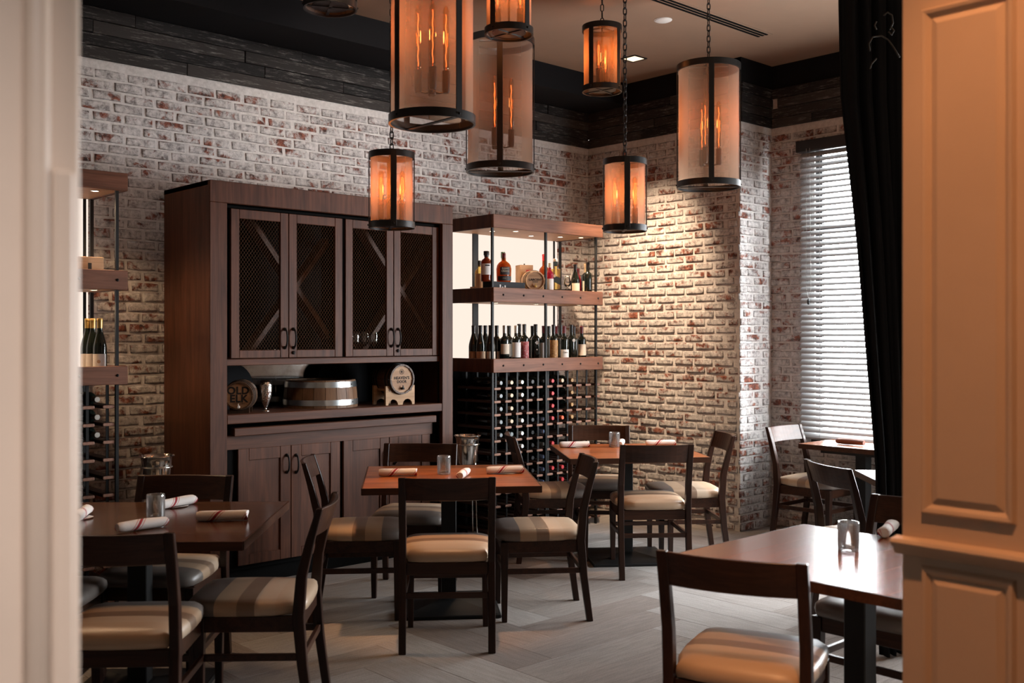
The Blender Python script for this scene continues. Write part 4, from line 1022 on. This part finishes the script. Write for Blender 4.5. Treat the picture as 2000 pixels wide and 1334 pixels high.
# cradle: two boards with a dip and two arches
def cradle_board(y0):
    n = 14; top = []; w = .125; zb = -(.115+Rh*.62); zt = -.045
    pts = [(-w, zt)]
    for i in range(n+1):
        a = PI+PI*i/n; px_2 = Rh*1.05*math.cos(a)*.86; pz = Rh*1.05*math.sin(a)
        if pz < zt: pts.append((px_2, pz))
    pts.append((w, zt)); pts.append((w, zb))
    for c in (.062, -.062):
        for i in range(9):
            a = PI*i/8; pts.append((c+.042*math.cos(a), zb+.040*math.sin(a)))
    pts.append((-w, zb))
    vs = [(x, y0, z) for x, z in pts]+[(x, y0+.018, z) for x, z in pts]; m = len(pts)
    return vs, m
b = MB()
for y0 in (-.085, .06):
    vs, m = cradle_board(y0); b.add(vs, [tuple(range(m)), tuple(range(2*m-1, m-1, -1))]+[(i, m+i, m+(i+1) % m, (i+1) % m) for i in range(m)])
for sx_ in (-.09, .09): b.lathe([(.009, -.086), (.009, .07)], 10, ax='y', c=(sx_, 0, -.075))
cr = b.obj('cradle', M['light_wood'], hb)
for sx_ in (-.09, .09): MB().lathe([(.0095, -.0885), (.0095, -.085), (0, -.0885)], 10, ax='y', c=(sx_, 0, -.075)).obj('dowel', M['stave'], cr)
# half barrel tub
x, y = counter_pt(626, .30)
tb = thing('barrel_tub', 'low half barrel with two bright steel hoops on the counter', 'barrel', (x, y, zcn), .2)
Rt0, Rt1, ht = .252, .236, .185; nst = 20
for k in range(nst):
    a0, a1 = 2*PI*k/nst+.006, 2*PI*(k+1)/nst-.006; vs = []
    for i in range(5):
        q = i/4; rr = Rt0+(Rt1-Rt0)*q*q
        for a, g in ((a0, rr), ((a0+a1)/2, rr*1.002), (a1, rr), (a1, rr-.02), (a0, rr-.02)): vs.append((g*math.cos(a), g*math.sin(a), ht*q))
    b = MB(); b.sweep([vs[i*5:(i+1)*5] for i in range(5)]); b.obj('stave', M['stave'], tb, smooth=True, angle=.5)
MB().lathe([(0, ht-.02), (Rt1-.02, ht-.02), (Rt1-.02, ht-.008), (0, ht-.008)], 32).obj('lid', M['dark_barrel'], tb)
for z0, z1 in ((.018, .055), (ht-.048, ht-.010)):
    r0 = Rt0+(Rt1-Rt0)*(z0/ht)**2+.003; r1 = Rt0+(Rt1-Rt0)*(z1/ht)**2+.003
    h_ = MB().lathe([(r0-.003, z0), (r0, z0), (r1, z1), (r1-.003, z1)], 48, ring=True).obj('hoop', M['hoop'], tb, smooth=True, angle=.5, label='bright galvanised steel hoop')
    MB().lathe([(.005, 0), (.003, -.004), (0, -.004)], 8, ax='y', c=(.06, -math.sqrt(r0*r0-.0036)+.001, (z0+z1)/2)).obj('rivet', M['black_metal'], h_)
# hammered cup
x, y = counter_pt(519, .13)
vs_ = thing('hammered_goblet', 'tall hammered silver goblet beside the lettered barrel', 'goblet', (x, y, zcn))
MB().lathe([(0, 0), (.026, 0), (.026, .004), (.008, .010), (.007, .022), (.020, .045), (.034, .085), (.041, .130), (.041, .165), (.036, .200), (.034, .200), (.039, .165), (.039, .130), (.030, .085), (0, .05)], 28).obj('cup', M['hammered'], vs_, smooth=True)
# black round-cornered panel leaning at the back, and round tray
b = MB(); pts = []
x_l, x_r, zz0, zz1, rr = cx(622, .50), cx(870, .50), zcn+.001, zu0-.052, .10
for c, s0 in (((x_r-rr, zz1-rr), 0), ((x_l+rr, zz1-rr), PI/2)):
    for i in range(7):
        a = s0+PI/2*i/6; pts.append((c[0]+rr*math.cos(a), c[1]+rr*math.sin(a)))
pts += [(x_l, zz0), (x_r, zz0)]
m = len(pts); b.add([(x, 0, z) for x, z in pts]+[(x, .03, z) for x, z in pts], [tuple(range(m)), tuple(range(2*m-1, m-1, -1))]+[(i, m+i, m+(i+1) % m, (i+1) % m) for i in range(m)])
o = b.obj('black_panel', M['drape'], bevel=.004); o.location = (CABX0, YC+.50, 0); tag(o, 'big black round cornered panel standing at the back of the counter', 'panel')
x, y = counter_pt(452, .40)
o = MB().lathe([(0, -.012), (.15, -.012), (.155, 0), (.15, .012), (0, .012)], 32, ax='y').obj('round_tray', M['drape'], smooth=True, angle=.6); o.location = (x, y, zcn+.15); tag(o, 'black round tray propped behind the lettered barrel', 'tray')
# shot glasses in the cabinet
for k, px in enumerate((528, 535, 541, 547)):
    x, y = on_y(px, YC+.16)
    o = MB().lathe([(0, 0), (.017, 0), (.021, .055), (.0195, .055), (.016, .006), (0, .006)], 14).obj('shot_glass', M['clear_glass'], smooth=True, angle=.6)
    o.location = (x, y, zu0-.004); tag(o, '%s shot glass from the door edge behind the first mesh door' % ('fourth', 'third', 'second', 'first')[k], 'glass', 'shot glasses behind the mesh')
for k, px in enumerate((694, 712, 730)):
    x, y = on_y(px, YC+.2)
    o = MB().lathe([(0, 0), (.03, 0), (.03, .004), (.005, .008), (.004, .07), (.03, .10), (.034, .14), (.028, .17), (.0265, .17), (.032, .14), (.028, .102), (0, .078)], 16).obj('stem_glass', M['clear_glass'], smooth=True, angle=.6)
    o.location = (x, y, zu0-.004); tag(o, '%s stemmed glass from the black gap behind the third mesh door' % ('first', 'second', 'third')[k], 'glass', 'stemmed glasses behind the mesh')
MB().box(0.022, CW-.022, .06, CD-.02, zu0-.006, zu0-.004).obj('cabinet_floor', M['walnut_h'], cab)

# ---- ice buckets on stands
def bucket(x, y, label, rim=.868):
    t = thing('ice_bucket', label, 'ice bucket', (x, y, 0))
    h = .20; z = rim-h
    MB().lathe([(0, z), (.058, z), (.064, z+.01), (.078, z+h*.75), (.080, z+h*.88), (.086, z+h*.96), (.096, z+h), (.094, z+h+.003), (.084, z+h*.965), (.077, z+h*.88), (.060, z+.012), (0, z+.012)], 32).obj('bucket', M['steel'], t, smooth=True, angle=1.0)
    MB().tube([(.082*math.cos(a), .082*math.sin(a), z+h*.70) for a in [2*PI*i/24 for i in range(24)]], .005, 6, loop=True).obj('stand_ring', M['steel'], t, smooth=True)
    for k in range(3):
        a = 2*PI*k/3+.5; c, s = math.cos(a), math.sin(a)
        MB().tube([(.082*c, .082*s, z+h*.70), (.088*c, .088*s, z-.05), (.10*c, .10*s, .25), (.14*c, .14*s, .0)], .005, 6).obj('stand_leg', M['steel'], t, smooth=True)
    return t
x, y = at_depth(913, 7.12); bucket(x, y, 'polished steel ice bucket on a stand beside the walnut cabinet')
x, y = at_depth(306, 5.62); bucket(x, y, 'shadowed steel ice bucket in front of the shelf by the cream post', rim=.90)

# ================================================================== TABLES
def table(name, label, c, rz, w, d, z=.755, mat='table_wood', thick=.036, leg='pedestal', planks=6):
    t = thing(name, label, 'table', (c[0], c[1], 0), rz)
    for k in range(planks):
        y0, y1 = -d/2+d*k/planks, -d/2+d*(k+1)/planks
        MB().box(-w/2, w/2, y0+.0002, y1-.0002, z-thick, z).obj('top_plank', [M[mat]], t, bevel=.0005)
    MB().box(-w/2-.004, w/2+.004, -d/2-.008, -d/2-.0002, z-thick, z-.0005).box(-w/2-.004, w/2+.004, d/2+.0002, d/2+.008, z-thick, z-.0005).box(-w/2-.008, -w/2-.0002, -d/2, d/2, z-thick, z-.0005).box(w/2+.0002, w/2+.008, -d/2, d/2, z-thick, z-.0005).obj('edge_band', M['table_edge'], t)
    MB().box(-.22, .22, -.22, .22, z-thick-.02, z-thick).obj('top_plate', M['black_metal'], t)
    MB().box(-.042, .042, -.042, .042, .05, z-thick-.02).obj('column', M['black_metal'], t, bevel=.004)
    b = MB(); b.prism([(-.28, -.28), (.28, -.28), (.28, .28), (-.28, .28)], 0, .02)
    b.sweep([[(-.27, -.27, .02), (.27, -.27, .02), (.27, .27, .02), (-.27, .27, .02)], [(-.06, -.06, .055), (.06, -.06, .055), (.06, .06, .055), (-.06, .06, .055)]])
    b.obj('base', M['black_metal'], t, bevel=.004)
    return t
def cam_yaw(deg): return TH-PI/2+math.radians(deg)        # yaw whose local +y points away from the camera when deg = 0
def UV(u, d): return W(u, d)
YA = 6.0
cA = UV(-.365, 5.90); table('dining_table', 'middle dining table with two napkin rolls, in front of the walnut cabinet', cA, cam_yaw(YA), .945, .93)
cB = UV(.80, 7.20); table('dining_table', 'far dining table beside the bottle rack and tan brick wall', cB, cam_yaw(YA), .93, .90)
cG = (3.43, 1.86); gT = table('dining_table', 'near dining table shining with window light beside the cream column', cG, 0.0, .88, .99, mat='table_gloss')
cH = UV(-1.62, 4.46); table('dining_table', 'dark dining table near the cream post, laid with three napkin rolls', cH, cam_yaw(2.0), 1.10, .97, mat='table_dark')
cE = (7.02, 3.78); table('window_table', 'small table pushed under the blind with one shade-brown napkin roll', cE, 0.0, .46, .78, mat='table_gloss')
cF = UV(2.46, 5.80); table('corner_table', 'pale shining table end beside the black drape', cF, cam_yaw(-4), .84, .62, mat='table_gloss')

# ---- chairs
def cushion():
    # outline, rear narrow between the posts, front wider
    P = [(-.196, -.225), (-.12, -.236), (0, -.239), (.12, -.236), (.196, -.225), (.203, -.17), (.222, -.12), (.232, 0), (.230, .12), (.222, .20), (.19, .243), (.10, .252), (0, .254), (-.10, .252), (-.19, .243), (-.222, .20), (-.230, .12), (-.232, 0), (-.222, -.12), (-.203, -.17)]
    rings = []
    for s, z in ((.93, .438), (.985, .446), (1.0, .462), (.985, .482), (.93, .495), (.80, .503), (.60, .508), (.35, .5105), (.12, .511)):
        rings.append([(x*s, y*s, z) for x, y in P])
    b = MB(); b.sweep(rings); return b.mesh('seat', M['vinyl'], smooth=True)
def post(sx):
    pts = [(-.262, 0, .034), (-.228, .25, .040), (-.212, .44, .046), (-.225, .60, .042), (-.262, .75, .034), (-.297, .868, .026)]
    w = .036; x0 = sx*.2375; x1 = x0-sx*w
    rings = []
    for y, z, t in pts: rings.append([(x0, y-t/2, z), (x1, y-t/2, z), (x1, y+t/2, z), (x0, y+t/2, z)])
    return MB().sweep(rings).mesh('rear_post', M['chair_wood'], bevel=.003)
def fleg(sx):
    rings = []
    for z, h in ((0, .014), (.38, .020), (.435, .020)): rings.append([(sx*.200-h, .205-h, z), (sx*.200+h, .205-h, z), (sx*.200+h, .205+h, z), (sx*.200-h, .205+h, z)])
    return MB().sweep(rings).mesh('front_leg', M['chair_wood'], bevel=.002)
def rail():
    n = 10; rings = []
    for i in range(n+1):
        t = -1+2*i/n; x = t*.204; sag = .030*(1-t*t)
        yb, yt = -.262-sag, -.298-sag*1.05
        rings.append([(x, yb-.010, .752), (x, yb+.010, .752), (x, yt+.009, .866), (x, yt-.009, .866)])
    return MB().sweep(rings).mesh('back_rail', M['chair_wood_x'], bevel=.003)
def chair_parts():
    out = [('seat', cushion()), ('back_rail', rail()), ('rear_post', post(1)), ('rear_post', post(-1)), ('front_leg', fleg(1)), ('front_leg', fleg(-1))]
    b = MB(); b.box(-.180, .180, .193, .217, .375, .437); b.box(-.201, .201, -.220, -.198, .375, .437)
    for sx in (-1, 1):
        x = sx*.201; b.add([(x-.011, -.20, .375), (x+.011, -.20, .375), (x+.011, .19, .375), (x-.011, .19, .375), (x-.011, -.20, .437), (x+.011, -.20, .437), (x+.011, .19, .437), (x-.011, .19, .437)], [(0, 3, 2, 1), (4, 5, 6, 7), (0, 1, 5, 4), (1, 2, 6, 5), (2, 3, 7, 6), (3, 0, 4, 7)])
    out.append(('seat_frame', b.mesh('seat_frame', M['chair_wood_x'], bevel=.002)))
    for sx in (-1, 1): out.append(('stretcher', MB().box(sx*.212-.009, sx*.212+.009, -.222, .190, .262, .290).mesh('stretcher', M['chair_wood_x'], bevel=.002)))
    out.append(('stretcher', MB().box(-.203, .203, -.236, -.218, .262, .290).mesh('stretcher', M['chair_wood_x'], bevel=.002)))
    out.append(('stretcher', MB().box(-.184, .184, .196, .214, .262, .290).mesh('stretcher', M['chair_wood_x'], bevel=.002)))
    return out
CP = chair_parts()
def chair(label, u, d, deg, world=None, rz=None):
    """u, d: plan position of the middle of the back rail top; deg: facing, 0 = away from the camera, +90 = towards image left"""
    rz = cam_yaw(deg) if rz is None else rz
    p = Vector(world if world else W(u, d)).to_2d(); off = Matrix.Rotation(rz, 2) @ Vector((0, -.315))
    p = p-off
    t = thing('dining_chair', label, 'chair', (p.x, p.y, 0), rz, 'striped vinyl dining chairs')
    for n, me in CP: link(n, me, t)
    return t
chair('chair with its back turned at the near side of the middle table', -.315, 4.97, 3)
chair('chair at the middle table pushed in from the cabinet door side, rail edge on', -1.165, 5.77, -85)
chair('chair facing the middle table from the rack side, grey and tan seat showing', .455, 5.83, 96)
chair('chair behind the middle table, facing the opening, in front of the cabinet doors', -.585, 6.60, 176)
chair('chair with its back turned at the near side of the far table', .925, 6.50, 4)
chair('chair standing along the tan brick wall at the far table', 1.535, 7.30, 94)
chair('chair behind the far table between rack and brick wall', .675, 7.97, 176)
chair('chair in front of the bottle rack, facing the far table', -.03, 7.23, -84)
chair('chair with sunlit pale back rail against the white brick niche', 0, 0, 0, world=(6.94, 4.42), rz=PI)
chair('dark chair with curved back in front of the window table', 1.68, 5.52, -78)
chair('closest chair, back turned, at the near table on the open carpet', .67, 3.17, 0, rz=cam_yaw(-26))
chair('chair tucked at the far side of the near table by the drape', 0, 0, 0, world=(4.21, 1.98), rz=PI/2)
chair('chair with its back turned beside the cream post at the dark table', -1.415, 3.545, 3)
chair('chair at the open end of the dark table, tan seat turned to the opening', -.755, 4.30, 92)
chair('chair behind the dark table in front of the cabinet side', -1.615, 5.09, 178)
chair('chair mostly hidden by the cream post at the dark table', -2.33, 4.30, -88)

# ---- napkins
def napkin_mesh(kind):
    n, m = 16, 14; L_ = .215; rings = []
    for i in range(n+1):
        t = i/n; x = -L_/2+L_*t; ring = []
        for j in range(m):
            a = 2*PI*j/m
            r = .0235*(1+.05*math.sin(3*a+5*t+kind)+.05*math.sin(7*t+kind*2))
            if t < .06: r *= .80+.2*(t/.06)
            if t > .96: r *= .95
            ring.append((x+(.004*math.sin(a*2+kind) if t > .95 else 0), r*math.cos(a)*1.08, .0225+r*.90*math.sin(a)))
        rings.append(ring)
    b = MB(); b.sweep(rings); return b.mesh('roll', M['napkin'], smooth=True, angle=1.0)
NM = [napkin_mesh(k) for k in range(3)]
def flap_mesh():
    b = MB(); vs = []; fs = []
    for i in range(7):
        t = i/6; w = .028*math.sin(PI*min(1, t*1.0+.02))**.7
        x = -.06+.12*t; vs += [(x, -.016, .002), (x, -.02-w, .0035+.002*math.sin(5*t))]
    for i in range(6): fs.append((2*i, 2*i+1, 2*i+3, 2*i+2))
    b.add(vs, fs); return b.mesh('flap', M['napkin'], smooth=True)
FM = flap_mesh()
nk = [0]
def napkin(label, px, py, deg, z=.755, world=None, rz=None, mat=None):
    p = world or at_z(px, py, z)
    t = thing('napkin_roll', label, 'napkin', (p[0], p[1], z+.0005), cam_yaw(deg) if rz is None else rz, 'rolled napkins on the tables')
    me = NM[nk[0] % 3]; nk[0] += 1
    if mat:
        me = me.copy(); me.materials.clear(); me.materials.append(mat)
    link('roll', me, t)
    if nk[0] % 2 == 0 and not mat: link('flap', FM, t)
    return t
napkin('striped napkin roll by the ribbed glass, cabinet side of the middle table', 777, 930, 4)
napkin('striped napkin roll at the rack side of the middle table', 986, 925, 10)
napkin('end of a napkin roll pointing at the turned chair on the middle table', 905, 932, 82)
napkin('striped napkin roll at the rack side of the far table', 1122, 874, 6)
napkin('striped napkin roll at the brick wall side of the far table', 1290, 871, 2)
napkin('napkin roll tip showing behind the ribbed glass on the far table', 1004, 860, 80, world=W(.80, 7.52))
napkin('napkin roll lying along the open end of the dark table', 434, 1017, 7)
napkin('napkin roll slanting behind the glass on the dark table', 344, 990, 60)
napkin('napkin roll slanting towards the turned chair on the dark table', 277, 1035, 48)
napkin('napkin roll peeping out past the cream post on the dark table', 160, 1012, 100)
napkin('white napkin end by the cream column on the near table', 1735, 1043, 60)
M['napkin_shade'] = plain('napkin with painted shade', (0.16, 0.07, 0.05), .8)  # white napkin cloth browned in its colour as if in shade
napkin('shade-brown napkin roll on the window table under the blind', 1622, 861, 0, rz=PI/2, mat=M['napkin_shade'], world=(6.98, 3.86))

# ---- ribbed glasses
def ribbed():
    pr = [(0, 0), (.036, 0), (.0385, .003)]
    k = 12
    for i in range(k*2+1):
        z = .010+.092*i/(k*2); pr.append((.0388+(.0014 if i % 2 else -.0004), z))
    pr += [(.0388, .106), (.0375, .107), (.0355, .106), (.0350, .014), (.030, .010), (0, .010)]
    b = MB(); b.lathe(pr, 28); return b.mesh('tumbler', M['pressed_glass'], smooth=True, angle=1.2)
RG = ribbed()
CANDLE = MB().lathe([(0, .0105), (.019, .0105), (.019, .020), (.016, .021), (0, .021)], 16).mesh('candle', M['cap_silver'], smooth=True, angle=.6)
def tumbler(label, px, py, z=.755, world=None):
    p = world or at_z(px, py, z)
    t = thing('votive_glass', label, 'glass', (p[0], p[1], z+.0005), 0, 'ribbed glass votives')
    link('tumbler', RG, t); link('candle', CANDLE, t); return t
tumbler('ribbed clear glass in the centre of the middle table', 867, 926)
tumbler('ribbed clear glass in the centre of the far table', 1200, 873)
tumbler('ribbed clear glass on the window lit near table', 1657, 1075)
tumbler('ribbed clear glass on the dark table by the cream post', 304, 1013)

# ================================================================== PENDANTS
def bulbs(n, R, zs, sock_h, bl_h, parent, yaw):
    hub = MB().lathe([(0, zs-.03), (.016, zs-.03), (.020, zs-.015), (.016, zs), (0, zs)], 14).obj('hub', M['lamp_iron'], parent, smooth=True, angle=.6)
    for k in range(n):
        a = yaw+2*PI*k/n; c, s = math.cos(a), math.sin(a)
        MB().tube([(0, 0, zs-.015), (R*.5*c, R*.5*s, zs-.022), (R*c, R*s, zs-.012)], .004, 6).obj('arm', M['lamp_iron'], parent)
        so = MB().lathe([(0, zs-.02), (.014, zs-.02), (.0185, zs-.006), (.0185, zs+sock_h), (.010, zs+sock_h+.002), (0, zs+sock_h+.002)], 14, c=(R*c, R*s, 0)).obj('socket', M['lamp_iron'], parent, smooth=True, angle=.6)
        z0 = zs+sock_h+.002
        bu = MB().lathe([(.008, z0), (.0145, z0+.014), (.0150, z0+bl_h*.9), (.010, z0+bl_h*.97), (0, z0+bl_h)], 14, c=(R*c, R*s, 0)).obj('bulb', M['bulb_glass'], parent, smooth=True)
        fp = []; amp = .0016; m = 26
        if bl_h < .2:                                     # hairpin filament
            for i in range(m+1):
                t = 2*i/m-1; fp.append((R*c+.0052*(1 if t > 0 else -1)*min(1, abs(t)*5)*(1-.35*(abs(t))), R*s, z0+.022+(bl_h*.80-.022)*(1-abs(t)**1.6)))
        for i in (range(m+1) if bl_h >= .2 else ()):
            t = i/m; ang = t*PI*7; zz = z0+.018+(bl_h*.86-.018)*t
            fp.append((R*c+amp*math.cos(ang), R*s+amp*math.sin(ang), zz))
        MB().tube(fp, .0022, 5).obj('filament', M['filament'], bu)
LK = None
def link_mesh():
    pts = []
    for i in range(14):
        a = 2*PI*i/14; x, z = .0105*math.cos(a), .0105*math.sin(a); z += .0115 if z > 0.0001 else (-.0115 if z < -.0001 else 0); pts.append((x, 0, z))
    return MB().tube(pts, .0034, 6, loop=True).mesh('chain_link', M['lamp_iron'], smooth=True)
LK = link_mesh()
def pendant(label, u, d, zb, size, nb, yaw, power, px=None, turn=0.0):
    if px is not None: u = (px-1000)/F*d
    x, y = W(u, d)
    big = size == 'large'; R, H_ = (.200, .80) if big else (.125, .43)
    t = thing('pendant_lamp', label, 'lamp', (x, y, zb), yaw, 'caged pendant lamps')
    bh, bt = (.040, .006) if big else (.036, .005)
    for z0 in (0, H_-bh):
        MB().lathe([(R, z0), (R+bt, z0), (R+bt, z0+bh), (R, z0+bh), (R-.004, z0+bh), (R-.004, z0)], 48, ring=True).obj('ring_band', M['lamp_iron'], t, smooth=True, angle=.6)
    sw = .017
    for k in range(4):
        a = k*PI/2; b = MB(); b.T = Matrix.Rotation(a, 4, 'Z'); b.box(-sw, sw, -R-bt*.9, -R-.0005, .001, H_-.001); b.obj('strap', M['lamp_iron'], t, bevel=.001)
        MB().lathe([(.006, -R-bt), (.005, -R-bt-.006), (0, -R-bt-.007)], 8, ax='y', c=(0, 0, bh/2)).obj('bolt', M['lamp_iron'], t).rotation_euler = (0, 0, a)
    MB().lathe([(R-.006, bh*.3), (R-.006, H_-bh*.3), (R-.008, H_-bh*.3), (R-.008, bh*.3)], 48).obj('mesh_screen', M['screen'], t, smooth=True, angle=.8) if False else None
    b = MB(); seg = 48; vs = []; fs = []
    for j in range(seg):
        a = 2*PI*j/seg
        for zz in (bh*.3, H_-bh*.3): vs.append(((R-.006)*math.cos(a), (R-.006)*math.sin(a), zz))
    for j in range(seg): fs.append((2*j, 2*((j+1) % seg), 2*((j+1) % seg)+1, 2*j+1))
    b.add(vs, fs); b.obj('mesh_screen', M['screen'], t, smooth=True, label='woven metal mesh drum glowing orange')
    # top spider and stem
    b = MB()
    for k in range(2):
        b.T = Matrix.Rotation(k*PI/2, 4, 'Z'); b.box(-R+.004, R-.004, -.011, .011, H_-.012, H_-.006)
    b.obj('spider', M['lamp_iron'], t)
    zs = .17 if big else .055
    MB().tube([(0, 0, zs-.02), (0, 0, H_-.006)], .006, 8).obj('stem', M['lamp_iron'], t)
    if not big:
        MB().lathe([(0, .012), (R*.72, .012), (R*.72, .018), (0, .018)], 28).obj('bottom_plate', M['lamp_iron'], t)
        b = MB()
        for k in range(2): b.T = Matrix.Rotation(k*PI/2, 4, 'Z'); b.box(-R+.004, R-.004, -.008, .008, .008, .012)
        b.obj('bottom_spider', M['lamp_iron'], t)
    else:
        b = MB()
        for k in range(1): b.box(-R+.004, R-.004, -.012, .012, .004, .009)
        b.obj('bottom_strap', M['lamp_iron'], t)
    bulbs(nb, .066 if big else .060, zs, .085 if big else .085, .31 if big else .185, t, cam_yaw(0)-yaw+turn)
    # loop, chain, canopy
    MB().tube([(.016*math.cos(2*PI*i/14), 0, H_+.006+.016*math.sin(2*PI*i/14)) for i in range(14)], .004, 6, loop=True).obj('loop', M['lamp_iron'], t, smooth=True)
    z = H_+.030; top = ZC-zb-.045; k = 0
    step = .0345
    n = max(0, int((top-z)/step)); step = (top-z)/max(1, n)
    for k in range(n+1):
        o = link('chain_link', LK, t); o.location = (0, 0, z+k*step); o.rotation_euler = (0, 0, (k % 2)*PI/2+.4)
    MB().lathe([(0, ZC-zb-.03), (.012, ZC-zb-.032), (.014, ZC-zb-.022), (.062, ZC-zb-.018), (.064, ZC-zb), (0, ZC-zb)], 24).obj('canopy', M['lamp_iron'], t, smooth=True, angle=.6)
    zl = (zs+.085+.17) if big else zs+.17
    lamp('pendant_bulb_light', 'POINT', (x, y, zb+zl), power, (1.0, .30, .07), shadow_soft_size=.04)
    return t
PS, PL = 4.0, 4.5
pendant('small caged lamp hanging low in front of the cabinet top', 0, 5.81, 2.168, 'small', 2, .20+cam_yaw(0), PS, px=765)
pendant('small caged lamp hanging low before the tan brick wall', 0, 6.10, 2.180, 'small', 2, cam_yaw(0)+.0, PS, px=1220.5)
pendant('small caged lamp hanging high near the square ceiling light', 0, 6.67, 3.147, 'small', 2, cam_yaw(0)-.67, PS, px=1176, turn=1.1)
pendant('small caged lamp hanging high just above the long smoky lamp', 0, 5.43, 3.151, 'small', 2, cam_yaw(0)+.85, PS, px=994)
pendant('large caged lamp with the thickest glow, cut by the top of the picture', 0, 4.85, 2.558, 'large', 4, cam_yaw(0)-.84, PL, px=844, turn=.12)
pendant('large smoky caged lamp hanging over the middle of the room', 0, 6.15, 2.541, 'large', 3, cam_yaw(0)+.0, PL*.25, px=977)
pendant('large caged lamp hanging before the white pillar near the window', 0, 6.67, 2.523, 'large', 3, cam_yaw(0)-.10, PL*.8, px=1384)
pendant('small caged lamp whose bottom just shows at the dark ceiling edge', 0, 5.0, 3.151, 'small', 2, cam_yaw(0)+.3, PS*.3, px=645)

# ================================================================== the room's other warm lamps and added unseen ones (ceiling downlights)
def downlight(x, y, e, size=80, label=None, aim=None, col=WARM, soft=.05, blend=.7):
    t = thing('recessed_downlight', label, 'ceiling light', (x, y, ZC), 0)
    MB().lathe([(.05, 0), (.062, 0), (.062, -.004), (.05, -.006)], 20, ring=True).obj('trim_ring', M['black_metal'], t)
    MB().lathe([(.05, -.001), (.05, -.003), (0, -.003)], 20).obj('lens', M['led_soft'], t)
    lamp('downlight_spot', 'SPOT', (x, y, ZC-.02), e, col, aim=aim or (x, y, 0), spot_size=math.radians(size), spot_blend=blend, shadow_soft_size=soft)
x, y = ceil_pt(1238, 114)
lamp('wall_wash_spot', 'SPOT', (x-.55, y-.15, ZC-.03), 760, (1.0, .72, .48), aim=(X0+.05, y+.45, 1.45), spot_size=math.radians(52), spot_blend=1.0, shadow_soft_size=.05)
COOL = (1.0, .93, .86)
downlight(cA[0]-.15, cA[1]-.15, 280, 26, 'recessed downlight over the middle table')
x, y = W(.78, 6.45)
downlight(x, y, 200, 28, 'recessed downlight over the far table', aim=(cB[0], cB[1], .75))
downlight(cH[0]-.1, cH[1]-.3, 60, 24, 'recessed downlight over the dark table')
downlight(2.6, 1.75, 140, 40, 'recessed downlight over the near table')
downlight(1.25, .55, 250, 46, 'recessed downlight by the cream column', aim=(XP, .85, 1.3), col=(1.0, .42, .17))
downlight(-.3, -1.7, 1000, 30, 'added unseen downlight behind the camera, aimed at the cream post', aim=(-.02, qy, 1.15), col=(1.0, .93, .95), blend=1.0)  # added lamp without a known source, brightens the post face
downlight(3.7, 3.9, 230, 54, 'wall washing downlight facing the upper brickwork', aim=(4.2, Y0, 3.0), col=COOL, soft=.12, blend=1.0)
downlight(2.0, 4.1, 75, 50, 'wall washing downlight facing the brickwork by the cream post', aim=(2.6, Y0, 3.15), col=COOL, soft=.12, blend=1.0)
downlight(2.55, 3.5, 70, 24, 'added unseen downlight aimed at the cabinet counter', aim=(3.5, YC+.1, 1.2), col=(1.0, .72, .48))  # added lamp, no such fitting known, lifts the things on the counter
